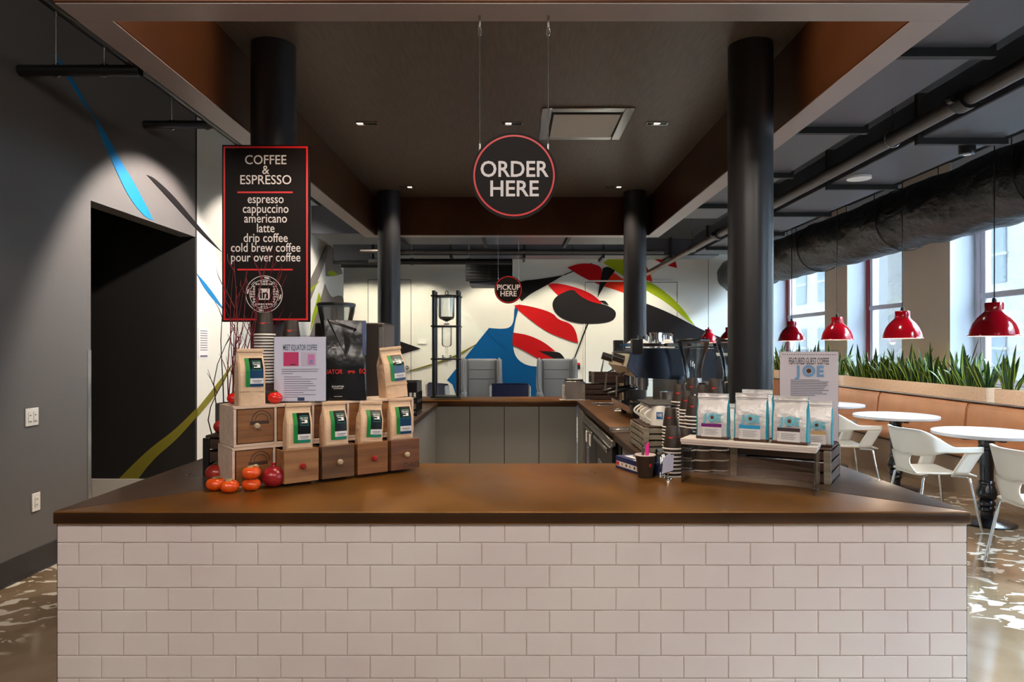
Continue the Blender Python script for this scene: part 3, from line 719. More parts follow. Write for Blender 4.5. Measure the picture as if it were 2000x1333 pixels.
def round_sign(label, c, R_, l1, l2, sz, dz, wires, ztop):
    t = thing('round_sign', label, 'sign', c)
    b = MB(); b.cyl((0, .006, 0), (0, -.006, 0), R_, n=72); b.build('disc', m_signblk, t)
    b = MB(); ring(b, R_ * .905, R_ * .945, 72, 0, -.0068); b.build('red_ring', m_red, t)
    b = MB(); f = lambda x, z: Vector((x, -.0068, z)); b.text(l1, sz, (0, dz[0]), 0, .015, .93, f); b.text(l2, sz, (0, dz[1]), 0, .015, .96, f); b.build('lettering', m_letter, t)
    for x, z0 in wires:
        b = MB(); b.cyl((x, 0, z0), (x, 0, ztop - c[2]), .0018, n=6); b.cyl((x, 0, z0 - .006), (x, 0, z0 + .03), .0045, n=8); b.cyl((x, 0, ztop - c[2] - .045), (x, 0, ztop - c[2]), .0045, n=8)
        b.tube([(x + .006 * math.sin(q * math.pi / 5), 0, ztop - c[2] - .06 + .016 * math.cos(q * math.pi / 5)) for q in range(10)], .0016, 6, closed=True); b.build('wire', m_steel, t)
Y1 = 2.42; q = Y1 / F; c = P(1004, 344, Y1)
round_sign('round black ORDER HERE sign hanging on two wires', c, 84 * q, 'ORDER', 'HERE', 43.5 * q, (-2 * q, -40 * q), ((-67 * q, 46 * q), (67 * q, 46 * q)), HB)
Y2 = 7.24; q = Y2 / F; c = P(993, 566, Y2)
round_sign('small round black PICKUP HERE sign hanging at the rear', c, 27.3 * q, 'PICKUP', 'HERE', 14.6 * q, (-.5 * q, -13 * q), ((-20 * q, 17 * q), (20 * q, 17 * q)), HB)

# ------------------------------------------------------------------ drawer cabinets on the left of the counter
TH = math.atan2(.618, .786); C0 = Vector((-1.103, 2.691, CT)); RZ = Matrix.Rotation(TH, 4, 'Z')
def CL(x, y, z=0): return C0 + RZ @ Vector((x, y, z))
L_, D_, HH = .812, .2, .163; SL = [(.012, .163), (.170, .322), (.329, .481), (.488, .640), (.648, .800)]
def knob_mesh(b): b.lathe([(0, -.026), (.007, -.026), (.012, -.02), (.0125, -.014), (.006, -.006), (.006, 0.001)], n=16); return b
m_kn = mat('pale stone knob', (176, 160, 136), .35); m_knr = mat('red knob', (150, 24, 28), .3)
def drawer(parent, i, pull, dm, km, stamp=0):
    x0, x1 = SL[i]; x0 += .004; x1 -= .004; h = HH - .028; z0 = .014; y = -pull
    b = MB(); b.bx(x0, x1, y, y + .014, z0, z0 + h, .0015); w = x1 - x0
    b.bx(x0, x0 + .008, y + .014, y + .185, z0, z0 + h - .004); b.bx(x1 - .008, x1, y + .014, y + .185, z0, z0 + h - .004); b.bx(x0, x1, y + .177, y + .185, z0, z0 + h - .004); b.bx(x0 + .008, x1 - .008, y + .014, y + .177, z0, z0 + .008)
    d = b.build('drawer', dm, parent)
    kb = knob_mesh(MB()); kb.bm.transform(Matrix.Translation(((x0 + x1) / 2, y, z0 + h * .5)) @ Matrix.Rotation(R(-90), 4, 'X')); kb.build('knob', km, d)
    if stamp == 1:
        b = MB(); cx, cz = x0 + w * .66, z0 + h * .66
        ring(b, .036, .040, 24, 0, y - .0006, (cx, cz), 0, math.pi); ring(b, .024, .027, 24, 0, y - .0006, (cx, cz), 0, math.pi)
        b.bx(cx - .046, cx + .03, y - .0008, y + .001, cz - .016, cz - .002); b.build('stamp', m_stain, d)
    if stamp == 2:
        b = MB(); b.text('DAO', .03, ((x0 + x1) / 2 + .03, z0 + .008), 0, .01, 1.2, lambda x, z: Vector((x, y - .0008, z))); b.build('stamp', m_stain, d)
    if pull > .05:
        b = MB(); b.bx(x0 + .009, x1 - .009, y + .016, y + .175, z0 + .009, z0 + h - .06); b.build('riser_block', m_darkwood, d)
    return d
def cabinet_shell(t):
    b = MB(); p = .011
    b.bx(0, L_, 0, D_, 0, p, .0015); b.bx(0, L_, 0, D_, HH - p, HH, .0015); b.bx(0, L_, D_ - .006, D_, p, HH - p)
    xs = [0] + [(SL[i][1] + SL[i + 1][0]) / 2 - .0045 for i in range(4)] + [L_ - .01]
    for i, x in enumerate(xs):
        w = .0105 if i in (0, 5) else .009
        b.bx(x, x + w, 0, D_ - .006, p, HH - p, .001)
    b.build('body', m_birch, t)
lowc = thing('drawer_cabinet', 'pale wooden drawer cabinet with four drawers pulled open, standing on the counter', 'drawer cabinet', C0, TH)
upc = thing('drawer_cabinet', 'pale wooden drawer cabinet stacked on top with all drawers shut', 'drawer cabinet', CL(.006, .002, HH + .001), TH)
cabinet_shell(lowc); cabinet_shell(upc)
PULL = .09
for i, (dm, km, st) in enumerate(((m_drawer, m_kn, 1), (m_drawer2, m_knr, 0), (m_drawer3, m_kn, 0), (m_drawer, m_knr, 0), (m_drawer4, m_kn, 2))): drawer(lowc, i, PULL if i else -.004, dm, km, st)
for i, dm in enumerate((m_drawer, m_drawer, m_drawer4, m_drawer, m_drawer2)): drawer(upc, i, -.004, dm, m_kn, 1 if i in (0, 1) else 0)
ZU = CT + 2 * HH + .002

# kraft coffee bags
def interp(tab, z):
    for (z0, a), (z1, c) in zip(tab, tab[1:]):
        if z <= z1: return a + (c - a) * max(0, (z - z0)) / (z1 - z0)
    return tab[-1][1]
def bag_body(b, w, d, h, prof, m=0, gm=None, n=7, pinch=.35, seed=0):
    """prof: list of (fraction of height, width factor, depth factor)"""
    rnd = random.Random(seed); rings = []
    for fz, fw, fd in prof:
        hw, hd = w * fw / 2, d * fd / 2; pin = (1 - fd) * pinch * hw; r = min(.006, hd * .6)
        j = lambda: rnd.uniform(-.0012, .0012) * (1 if 0.05 < fz < .9 else .2)
        z = h * fz; pts = []
        for i in range(n + 1):
            u = i / n; pts.append(Vector((-hw + r + (2 * hw - 2 * r) * u + j(), -hd + j() - .003 * math.sin(math.pi * u) * (1 if fz < .85 else 0), z)))
        pts += [Vector((hw, -hd + r, z)), Vector((hw - pin, 0, z)), Vector((hw, hd - r, z))]
        for i in range(n + 1):
            u = i / n; pts.append(Vector((hw - r - (2 * hw - 2 * r) * u + j(), hd + j(), z)))
        pts += [Vector((-hw, hd - r, z)), Vector((-hw + pin, 0, z)), Vector((-hw, -hd + r, z))]
        rings.append(pts)
    N = len(rings[0])
    side = set(range(n, n + 4)) | set(range(2 * n + 4, N))
    b.loft(rings, m, True, (lambda i, k: gm if k in side else m) if gm is not None else None)
    return [(h * p[0], -d * p[2] / 2 - .0035) for p in prof]
KP = [(0, 1, 1), (.04, 1.0, 1.0), (.2, .99, .99), (.45, 1, 1.0), (.66, 1.0, .97), (.72, .995, .84), (.80, .99, .55), (.88, .99, .27), (.95, .99, .1), (1, .99, .08)]
def label_on(root, name, rects, fy, mats, eps=.0008, parent=None):
    b = MB()
    for e, (x0, x1, z0, z1, mi) in enumerate(rects):
        ns = max(2, int((z1 - z0) / .008))
        lay = eps + .00025 * e
        b.surf(lambda u, v: Vector((x0 + (x1 - x0) * u, interp(fy, z0 + (z1 - z0) * v) - lay - .0012 * math.sin(math.pi * ((x0 + (x1 - x0) * u) / .1 + .5)), z0 + (z1 - z0) * v)), 4, ns, mi)
    return b, (lambda x, z: Vector((x, interp(fy, z) - eps - .0035, z)))
def kraft_bag(label, loc, rz, w, d, h, blue, tilt=0, seed=0):
    d *= 1.18; t = thing('coffee_bag', label, 'coffee bag', loc, rz, 'kraft coffee bags on the drawer cabinets'); t.rotation_euler = (0, tilt, rz)
    b = MB(); fy = bag_body(b, w, d, h, KP, pinch=.75, seed=seed); b.build('body', m_kraft, t, angle=30)
    b = MB(); yy = fy[-1][1]; b.bx(-w * .505, w * .505, yy - .004, yy + .008, h * .965, h * 1.03, .003, seg=2); b.build('folded_top', m_kraft, t)
    b = MB(); b.bx(-w / 2 * .97, w / 2 * .97, -d / 2 - .0046, -d / 2 - .003, h * .255, h * .268); b.build('fold_line', m_kraft, t)
    x0, x1 = -w * .26, w * .40; z0, z1 = h * .34, h * .86; W = x1 - x0; Hh = z1 - z0
    mid = 2 if blue else 1
    rc = [(x0, x1, z0, z1, 1), (x0, x0 + W * .24, z0, z1, 0), (x0 + W * .24, x1, z0, z0 + Hh * .62, mid), (x0 + W * .24, x1, z0 + Hh * .10, z0 + Hh * .29, 3), (x0 + W * .24, x1, z0, z0 + Hh * .09, 4 if not blue else 2),
          (x0 + W * .40, x0 + W * .88, z0 + Hh * .58, z0 + Hh * .90, 4), (x0 + W * .42, x0 + W * .86, z0 + Hh * .60, z0 + Hh * .88, 1), (x0 + W * .46, x0 + W * .82, z0 + Hh * .755, z0 + Hh * .775, 3),
          (x0 + W * .66, x0 + W * .82, z0 + Hh * .66, z0 + Hh * .755, 3), (x0 + W * .46, x0 + W * .56, z0 + Hh * .66, z0 + Hh * .70, 3), (x0 + W * .58, x0 + W * .65, z0 + Hh * .66, z0 + Hh * .70, 3),
          (x0 + W * .36, x0 + W * .9, z0 + Hh * .19, z0 + Hh * .215, 5), (x0 + W * .42, x0 + W * .84, z0 + Hh * .14, z0 + Hh * .155, 5)]
    b, f = label_on(t, 'label', rc, fy, None); b.text('BARE CARGO', Hh * .08, (x0 + W * .64, z0 + Hh * .80), 3, .01, .52, f)
    b.build('label', [m_green, m_lblk, m_lblue, m_paper_w, ltl, m_greyink], t, fix=False)
    return t
ltl = mat('label bright teal', (10, 130, 104), .35)
kraft_bag('kraft coffee bag with blue label standing at the left end atop the cabinets', CL(.085, .055, 2 * HH + .002), R(36), .105, .066, .222, True, 0, 1)
DB = [('kraft coffee bag with black label in the leftmost open drawer', R(33), False, .01), ('kraft coffee bag with black label in the second open drawer', R(36), False, .0), ('kraft coffee bag with black label leaning in the third open drawer', R(34), False, .06), ('kraft coffee bag with blue label in the fourth open drawer', R(27), True, -.01)]
for i, (lab, rz, bl, tl) in enumerate(DB):
    x0, x1 = SL[i + 1]; kraft_bag(lab, CL((x0 + x1) / 2 + .004, -PULL + .06, HH - .07), rz, .104, .064, .232 if i != 2 else .225, bl, tl, 10 + i)
kraft_bag('kraft coffee bag with blue label tilted at the right end atop the cabinets', CL(.752, .075, 2 * HH + .004), R(38), .112, .074, .228, True, -.09, 5)

# printed notice in an upright acrylic holder
c = CL(.288, .035, 2 * HH + .002); t = thing('notice_holder', 'acrylic holder with MEET EQUATOR COFFEE notice standing on the cabinets', 'notice', c, R(8))
b = MB(); b.bx(-.108, .108, -.003, .003, 0, .284, .001); b.bx(-.108, .108, -.02, .05, 0, .004, .001); b.build('acrylic_panel', m_acry, t)
b = MB(); b.bx(-.106, .106, -.0045, -.0035, .006, .279); b.build('sheet', mat('pale blue white sheet', (208, 210, 230), .6), t)
f = lambda x, z: Vector((x, -.0056, z)); b = MB(); b.text('MEET EQUATOR COFFEE', .034, (0, .222), 0, .004, .37, f)
for i in range(3): b.bx(-.076, (.076, .072, -.03)[i], -.0055, -.0046, .140 - i * .009, .1425 - i * .009, m=1)
for i in range(10): b.bx(-.066, -.066 + (.07, .135, .11, .12, .13, .1, .13, .08, .13, .06)[i], -.0055, -.0046, .108 - i * .0095, .1103 - i * .0095, m=1)
b.bx(-.01, .018, -.006, -.0046, .008, .022, m=0); b.build('lettering', [mat('navy ink', (38, 60, 92), .6), m_greyink], t)
b = MB(); b.bx(-.068, -.006, -.0055, -.0046, .155, .214, m=0); b.bx(.004, .066, -.0055, -.0046, .155, .214, m=1); b.bx(.032, .060, -.0062, -.0046, .16, .205, m=2); b.bx(.041, .051, -.0068, -.0046, .166, .18, m=3); b.bx(-.04, -.018, -.006, -.0046, .159, .163, m=4)
b.build('pictures', [mat('magenta picture', (196, 50, 104), .5), mat('pale picture', (196, 190, 208), .5), mat('pink picture', (206, 128, 182), .5), m_joe2, m_ink], t)

# big black foil bag
c = CL(.505, .068, 2 * HH + .002); t = thing('coffee_sack', 'large crumpled black foil coffee sack with red EQUATOR print', 'coffee bag', c, R(12))
BP = [(0, 1, 1), (.05, 1.02, 1.02), (.2, 1.0, 1.0), (.4, .97, 1.0), (.52, .96, .95), (.62, .93, .8), (.7, .93, .6), (.8, .96, .35), (.9, .98, .15), (1, .98, .05)]
b = MB(); fy = bag_body(b, .188, .105, .355, BP, n=10, seed=33)
b.build('body', m_blkfoil, t, angle=25)
b = MB(); b.surf(lambda u, v: Vector((-.078 + .13 * u * (1 - v) + .085 * v, interp(fy, .345 - .15 * v) - .0025 - .007 * (1 - abs(2 * u - 1)) * math.sin(math.pi * (.15 + .85 * v)), .362 - .17 * v - .045 * u * (1 - v))), 10, 10); b.build('crease', m_blkfoil, t, angle=20, solid=.0008)
f = lambda x, z: Vector((x, interp(fy, z) - .004 - .003, z))
b = MB(); b.text('QUATOR', .028, (-.056, .118), 0, .02, .80, f); b.text('EQ', .028, (.078, .120), 0, .02, .85, f)
b.bx(.014, .040, -.058, -.057, .125, .132); b.bx(.036, .045, -.058, -.057, .122, .130)
for x in (.016, .022, .034, .039): b.bx(x, x + .003, -.058, -.057, .119, .127)
b.build('red_print', m_redp, t)
b = MB(); b.text('EQUATOR', .012, (-.028, .058), 0, .02, .9, f); b.bx(-.048, -.008, -.0575, -.0565, .052, .054); b.bx(-.045, -.01, -.0575, -.0565, .018, .0195); b.bx(-.052, -.036, -.055, -.054, .232, .2345); b.build('white_print', m_letter, t)
b = MB(); b.bx(.076, .0935, -.05, .05, .2, .352, .002); b.build('seal_strip', mat('silvery blue strip', (120, 132, 170), .25, .6), t)

# ------------------------------------------------------------------ fruit
def persimmon(label, loc, r, rz, tilt=0, grp='persimmons on the counter'):
    t = thing('persimmon', label, 'persimmon', loc, rz, grp); t.rotation_euler = (tilt, 0, rz)
    hf = lambda a, z: 1 + .025 * math.cos(4 * a)
    b = MB(); b.lathe([(0, .004), (r * .45, 0), (r * .8, r * .16), (r, r * .55), (r * .98, r * .8), (r * .82, r * 1.13), (r * .5, r * 1.27), (r * .2, r * 1.22), (0, r * 1.2)], n=32, fn=hf); b.build('skin', m_orange, t, angle=85, sub=1)
    b = MB()
    for k in range(4):
        a = k * math.pi / 2 + .4
        b.surf(lambda u, v: Vector((math.cos(a) * r * .72 * u - math.sin(a) * r * .3 * (v - .5) * 2 * math.sin(math.pi * min(1, u * .9 + .1)), math.sin(a) * r * .72 * u + math.cos(a) * r * .3 * (v - .5) * 2 * math.sin(math.pi * min(1, u * .9 + .1)), r * (1.27 + .10 * math.sin(3 * u + k)))), 5, 4)
    b.cyl((0, 0, r * 1.22), (0, 0, r * 1.42), r * .08, n=8); b.build('calyx', m_calyx, t, solid=.0012)
    return t
def roundfruit(name, label, loc, r, m, crown, grp, rz=0, sq=.88):
    t = thing(name, label, name.replace('_', ' '), loc, rz, grp)
    lob = lambda a, z: 1 + (.02 * math.cos(6 * a) if crown else .045 * math.cos(5 * a + 1) * (z / (2 * r)))
    pr = [(0, .0)] + [(r * math.sin(math.pi * i / 12), r * sq * (1 - math.cos(math.pi * i / 12))) for i in range(1, 12)] + [(0, 2 * r * sq - (.0 if crown else .006))]
    b = MB(); b.lathe(pr, n=30, fn=lob); b.build('skin', m, t, angle=85)
    b = MB(); top = 2 * r * sq
    if crown:
        b.lathe([(r * .22, top - .004), (r * .16, top + r * .12), (r * .24, top + r * .26), (r * .17, top + r * .14), (0, top)], n=14, fn=lambda a, z: 1 + (.3 * math.cos(6 * a) if z > top + r * .2 else 0)); b.build('crown', m, t)
    else:
        for k in range(5):
            a = k * 1.256; b.tube([(0, 0, top - .002), (math.cos(a) * r * .2, math.sin(a) * r * .2, top + .003), (math.cos(a) * r * .4, math.sin(a) * r * .4, top - .002)], [.003, .003, .001], 6)
        b.cyl((0, 0, top - .006), (0, 0, top + .008), .003, n=8); b.build('stem', m_fruitstem, t)
    return t
def GP(px, py, z=CT): return G(px, py, z)
g = GP(414, 962); persimmon('orange persimmon at the left, half hidden behind another persimmon', g + Vector((0, .037, 0)), .038, .3)
g = GP(441, 966); persimmon('orange persimmon nearest the counter edge at the left', g + Vector((0, .036, 0)), .037, 1.1)
g = GP(484, 962); p1 = persimmon('orange persimmon at the bottom of a pair stacked before the lower cabinet', g + Vector((0, .036, 0)), .0355, .5)
p2 = persimmon('red orange persimmon balanced on top of another persimmon', g + Vector((0, .036, .0455)), .037, .9)
g = GP(527, 956); roundfruit('pomegranate', 'dark red pomegranate beside the leftmost open drawer', g + Vector((0, .045, 0)), .0475, m_pome, True, 'fruit')
roundfruit('heirloom_tomato', 'ribbed red tomato on the counter behind the persimmons', GP(418, 944) + Vector((.0, .03, .0)), .047, m_tom, False, 'heirloom tomatoes', 0, .8)
crate_top = CT + .176
roundfruit('heirloom_tomato', 'ribbed red tomato at the left edge of the black crate', (-1.30, 3.06, crate_top), .036, m_tom, False, 'heirloom tomatoes', 1, .86)
roundfruit('heirloom_tomato', 'ribbed red tomato on the black crate against the pale cabinet', (-1.228, 3.045, crate_top), .037, m_tom, False, 'heirloom tomatoes', 2, .86)
roundfruit('red_tomato', 'bright red tomato atop the cabinets between a bag and the notice', CL(.185, .045, 2 * HH + .002), .03, m_tombr, False, 'red tomatoes atop the cabinet', 0, .82)
roundfruit('red_tomato', 'bright red tomato atop the cabinets behind the left kraft bag', CL(.045, .13, 2 * HH + .002), .028, m_tombr, False, 'red tomatoes atop the cabinet', 1, .82)
# slatted crates
def crate(label, loc, rz, w, d, h, n, ms, mp, cat='crate', name='wooden_crate', base=True):
    t = thing(name, label, cat, loc, rz); p = .02; sh_ = h / n
    b = MB()
    for i in range(n):
        z0, z1 = i * sh_ + sh_ * .12, (i + 1) * sh_ - sh_ * .12
        b.bx(-w / 2, w / 2, -d / 2, -d / 2 + .008, z0, z1, .0015); b.bx(-w / 2, w / 2, d / 2 - .008, d / 2, z0, z1, .0015)
        b.bx(-w / 2, -w / 2 + .008, -d / 2 + .009, d / 2 - .009, z0, z1, .0015); b.bx(w / 2 - .008, w / 2, -d / 2 + .009, d / 2 - .009, z0, z1, .0015)
    if base: b.bx(-w / 2 + .008, w / 2 - .008, -d / 2 + .008, d / 2 - .008, .004, .012)
    b.build('slats', ms, t)
    for sx in (-1, 1):
        for sy in (-1, 1):
            b = MB(); x, y = sx * (w / 2 - .012), sy * (d / 2 - .0); b.box((x, y - sy * .006 + sy * .008, h / 2), (.028, .012, h), .002); b.build('post', mp, t)
    return t
t = crate('black crate holding two tomatoes left of the pale cabinets', (-1.255, 3.05, CT), 0, .19, .12, .165, 3, m_darkwood, m_black)
b = MB(); b.bx(-.09, .09, -.055, .055, .165, .176, .002); b.build('lid', m_darkwood, t)
t = thing('twig_vase', 'dark square vase holding red twigs behind the black crate', 'vase', (-1.335, 3.235, CT))
b = MB()
for a in ((-.05, .05, -.05, -.043), (-.05, .05, .043, .05), (-.05, -.043, -.043, .043), (.043, .05, -.043, .043)): b.bx(a[0], a[1], a[2], a[3], 0, .30, .001)
b.bx(-.043, .043, -.043, .043, 0, .01); b.build('body', mat('dark slate', (58, 56, 58), .5), t)
rnd = random.Random(21)
for i in range(24):
    a = rnd.uniform(0, 6.28); r0 = rnd.uniform(0, .03); bx, by = r0 * math.cos(a), r0 * math.sin(a) * .8
    dark = i in (0, 1, 2); hgt = rnd.uniform(.62, 1.02); dx = rnd.uniform(-.03, .30) if not dark else (-.075, -.06, -.10)[i]; dy = rnd.uniform(-.08, .07)
    if dark: hgt = (.72, .9, .5)[i]
    pts = []; ph = rnd.uniform(0, 6)
    for k in range(9):
        u = k / 8; wob = .012 * math.sin(7 * u + ph)
        x = bx + dx * (u ** 1.3) + wob; y = by + dy * u * .6 + .008 * math.sin(5 * u + ph)
        if dark: x = bx + dx * math.sin(math.pi * min(1, u * 1.1)) * 1.0 + wob * 1.5
        pts.append((x, y, .02 + hgt * u))
    b = MB(); b.tube(pts, [.0042 - .0034 * k / 8 for k in range(9)], 6)
    for q in range(2):
        k = rnd.randint(4, 7); p = Vector(pts[k]); s = rnd.choice((-1, 1)); ln = rnd.uniform(.06, .14)
        b.tube([p, p + Vector((s * .3 * ln, rnd.uniform(-.02, .02), ln * .6)), p + Vector((s * .4 * ln, rnd.uniform(-.02, .02), ln))], [.0022, .0016, .0007], 5)
    o = tag(b.build('twig', m_twigb if dark else m_twig, None, (-1.335, 3.235, CT + .012)), 'dark curling twig bending left of the menu board' if dark else 'thin dark red twig rising from the vase before the menu board', 'twig', 'dark curling twigs' if dark else 'red twigs in the vase')

# ------------------------------------------------------------------ paper cups
def cup_mesh(mark):
    b = MB(); r0, r1, h = .029, .0415, .098
    b.lathe([(0, h - .004), (r0 - .003, h - .004), (r0 - .001, h), (r0, h - .001), (r0 + (r1 - r0) * .42, h * .56), (r0 + (r1 - r0) * .432, h * .553), (r1, .006)], n=22, ms=[0, 0, 0, 0, 2 if mark else 0, 0])
    b.lathe([(r1 - .001, .0), (r1 + .0028, .0012), (r1 + .0034, .004), (r1 + .001, .0075), (r1 - .002, .006)], n=22, m=1)
    if mark:
        for k, (w, z0, z1) in enumerate(((.011, .49, .55),)):
            zz0, zz1 = h * z0, h * z1
            b.surf(lambda u, v: Vector((math.sin((u - .5) * .45 - .25) * (r1 - (r1 - r0) * (zz0 + (zz1 - zz0) * v) / h + .0008), -math.cos((u - .5) * .45 - .25) * (r1 - (r1 - r0) * (zz0 + (zz1 - zz0) * v) / h + .0008), zz0 + (zz1 - zz0) * v)), 6, 2, 2)
    me_o = b.build('paper_cup', [m_cup, m_cuprim, m_redp])
    return me_o
cup_plain = cup_mesh(False); cup_mark = cup_mesh(True)
used_cup = {}
def place_cup(src, loc, rz, label, group):
    if src.name not in used_cup: used_cup[src.name] = 1; o = src
    else: o = src.copy(); COL.objects.link(o)
    o.location = loc; o.rotation_euler = (0, 0, rz); return tag(o, label, 'cup', group)
def cup_stack(x, y, z, n, pitch, where):
    for i in range(n):
        last = i == n - 1
        place_cup(cup_mark if last else cup_plain, (x, y, z + i * pitch), math.atan2(-x, y) * 1.0, ('top brown paper cup of the %s' if last else 'nested paper cup within the %s') % where, 'cups in the %s' % where)
def stack_to(px, py, Y, pitch, where, z=CT):
    x = (px - 1000) * Y / F; top = EYE - (py - 679) * Y / F
    n = max(2, round((top - z - .098) / pitch) + 1); cup_stack(x, Y, z, n, (top - z - .098) / (n - 1), where)
stack_to(1314, 833, 2.98, .0165, 'short stack behind the pen cup')
stack_to(1310, 798, 3.55, .0165, 'narrow stack beside the white mugs')
stack_to(1327, 751, 3.68, .0165, 'tall stack left of the white coffee pouches')
stack_to(1343, 764, 3.42, .0165, 'second tall stack left of the white pouches')
stack_to(1356, 774, 3.18, .0165, 'stack right behind the purple striped pouch')
stack_to(1353, 740, 4.02, .0165, 'far stack before the grinder hopper')
stack_to(1397, 740, 3.40, .0165, 'tall stack before the front right column')
stack_to(1373, 752, 3.56, .0165, 'stack hidden between the grinder and the column')
# big cups in two low stacks under the riser
for k, px in enumerate((1340, 1372, 1404)):
    Y = 3.12; x = (px - 1000) * Y / F
    for i in range(3):
        o = place_cup(cup_plain, (x, Y, CT + i * .046), 0, ('brown paper cup in the low %s stack under the whitewashed riser' % ['left', 'middle', 'right'][k]), 'cups in the low %s stack' % ['left', 'middle', 'right'][k])
# cup stacks atop the left cabinets, on a dark tray
c = CL(.235, .145, 2 * HH + .002); t = thing('cup_tray', 'dark wooden tray under the two tall cup stacks atop the cabinets', 'tray', c, TH)
b = MB(); b.bx(-.115, .115, -.05, .05, 0, .078, .003); b.build('body', m_darkwood, t)
b = MB(); b.bx(-.118, .118, -.053, .053, .078, .084, .002); b.build('lid', m_darkwood, t)
zt = ZU + .084
for px, top, lab, xx in ((508, 611, 'tall left stack behind the blue labelled kraft bag', .175), (551, 626, 'tall right stack behind the notice', .29)):
    p = CL(xx, .145); Y = p.y
    topz = EYE - (top - 679) * Y / F; n = 17; cup_stack(p.x, p.y, zt, n, (topz - zt - .098) / (n - 1), lab)

# ------------------------------------------------------------------ right end of the counter
JP = [(0, 1, .95), (.04, 1.0, 1.0), (.2, .98, 1.0), (.45, 1.0, .92), (.6, 1.0, .75), (.72, .99, .5), (.82, .98, .25), (.88, .98, .1), (1, .98, .06)]
def joe_bag(label, loc, rz, w, h, d, stripe, seed, back=False, logo=True):
    t = thing('coffee_pouch', label, 'coffee pouch', loc, rz, 'white coffee pouches')
    b = MB(); fy = bag_body(b, w, d, h, JP, 0, 1, seed=seed)
    o = b.build('body', [m_foil, m_teal], t, angle=28)
    b = MB(); b.bx(-w * .49, w * .49, fy[-1][1] - .0008, fy[-1][1] + .007, h * .90, h * .925, .001); b.bx(-w * .49, w * .49, fy[-1][1] - .0008, fy[-1][1] + .007, h * .865, h * .875, .001); b.build('zip', m_foil, t)
    b = MB(); b.bx(-w * .502, w * .502, -d * .5 - .0052, d * .5, 0, h * .06, .003, seg=2); b.build('foot', m_brown if stripe is not None else m_foil, t)
    if not logo: return t
    f = lambda x, z: Vector((x, interp(fy, z) - .0042, z)); f2 = lambda x, z: Vector((x, interp(fy, z) - .0048, z))
    s = w * .31; zc = h * .40; b = MB()
    b.text('J', s, (-w * .20, zc), 0, .045, 1.1, f); b.text('E', s, (w * .205, zc), 0, .045, .95, f)
    b.surf(lambda u, v: f2((w * .075 + w * .065 * v) * math.cos(6.2832 * u) + w * .005, zc + s * .36 + (w * .075 + w * .065 * v) * math.sin(6.2832 * u)), 28, 1, 0)
    b.surf(lambda u, v: f2(w * .052 * v * math.cos(6.2832 * u) + w * .005, zc + s * .36 + w * .052 * v * math.sin(6.2832 * u)), 20, 1, 1)
    b.text('COFFEE COMPANY', s * .115, (0, zc - s * .22), 2, .0, .95, f)
    b.build('logo', [m_joe, m_brown, m_greyink], t, fix=False)
    b, ff = label_on(t, 'label', [(-w * .33, w * .30, h * .05, h * .33, 1), (-w * .33, w * .30, h * .265, h * .34, 0)] + [(-w * .31, -w * .29, h * (.21 - .04 * i), h * (.225 - .04 * i), 2) for i in range(3)] + [(-w * .22, w * (.2 - .06 * (i % 2)), h * (.212 - .035 * i), h * (.219 - .035 * i), 2) for i in range(4)], fy, None, eps=.0012)
    b.build('label', [stripe or m_tan, m_paper_w, m_greyink], t, fix=False)
    return t
# whitewashed riser on clear acrylic legs
RA, RB = Vector((.703, 2.84, CT)), Vector((1.149, 2.583, CT)); ra = math.atan2(RB.y - RA.y, RB.x - RA.x); RL = (RB - RA).length; RD = .15
t = thing('display_riser', 'whitewashed wooden riser on clear acrylic legs carrying three white pouches', 'display riser', RA, ra)
b = MB()
for i in range(3): b.bx(-.004, RL + .004, i * RD / 3 + .001, (i + 1) * RD / 3 - .001, .168, .183, .002)
b.bx(0, RL, .003, RD - .003, .160, .1685); b.build('top_board', m_whitewash, t)
for x in (0, RL - .006):
    b = MB(); b.bx(x, x + .006, .002, RD - .002, 0, .160, .001); b.build('leg', m_acry, t)
b = MB(); b.bx(.006, RL - .006, RD - .008, RD - .003, .0, .160); b.build('back_panel', m_acry, t)
def RP(x, y, z=.184): return RA + Matrix.Rotation(ra, 4, 'Z') @ Vector((x, y, z))
joe_bag('white coffee pouch with purple stripe at the left of the riser', RP(.115, .075), R(-27), .130, .186, .062, m_purple, 1)
joe_bag('white coffee pouch with sky blue stripe in the middle of the riser', RP(.268, .075), R(-29), .130, .192, .062, m_cyan, 2)
joe_bag('white coffee pouch with dark brown stripe at the right of the riser', RP(.418, .072), R(-34), .134, .186, .064, mat('dark brown stripe', (66, 50, 56), .5), 3)
# dark crate with grey posts
cr = math.atan2(-.215, .332); cc = Vector((.963, 3.0, CT)) + Matrix.Rotation(cr, 4, 'Z') @ Vector((.2, .135, 0))
t = crate('dark slatted crate with grey posts at the right end of the counter', cc, cr, .40, .26, .137, 3, m_darkwood, m_greywood)
b = MB(); b.bx(-.197, .197, -.127, .127, .137, .145, .002); b.build('lid', m_darkwood, t)
def KP_(x, y, z=.146): return cc + Matrix.Rotation(cr, 4, 'Z') @ Vector((x, y, z))
joe_bag('white coffee pouch with tan stripe at the far right on the dark crate', KP_(.135, -.04), R(-30), .122, .19, .062, m_tan, 4)
joe_bag('white coffee pouch with tan stripe standing behind the riser on the dark crate', KP_(-.125, .02), R(-20), .135, .225, .065, m_tan, 5)
joe_bag('plain whitish pouch turned away between the cups and the column', Vector((1.055, 3.30, CT + .10)), R(-25), .11, .19, .06, None, 6, logo=False)
b = MB(); b.bx(-.09, .09, -.055, .055, 0, .10, .003); tag(b.build('storage_box', m_darkwood, None, (1.055, 3.30, CT), (0, 0, R(-25))), 'dark box under the plain pouch by the column', 'box')
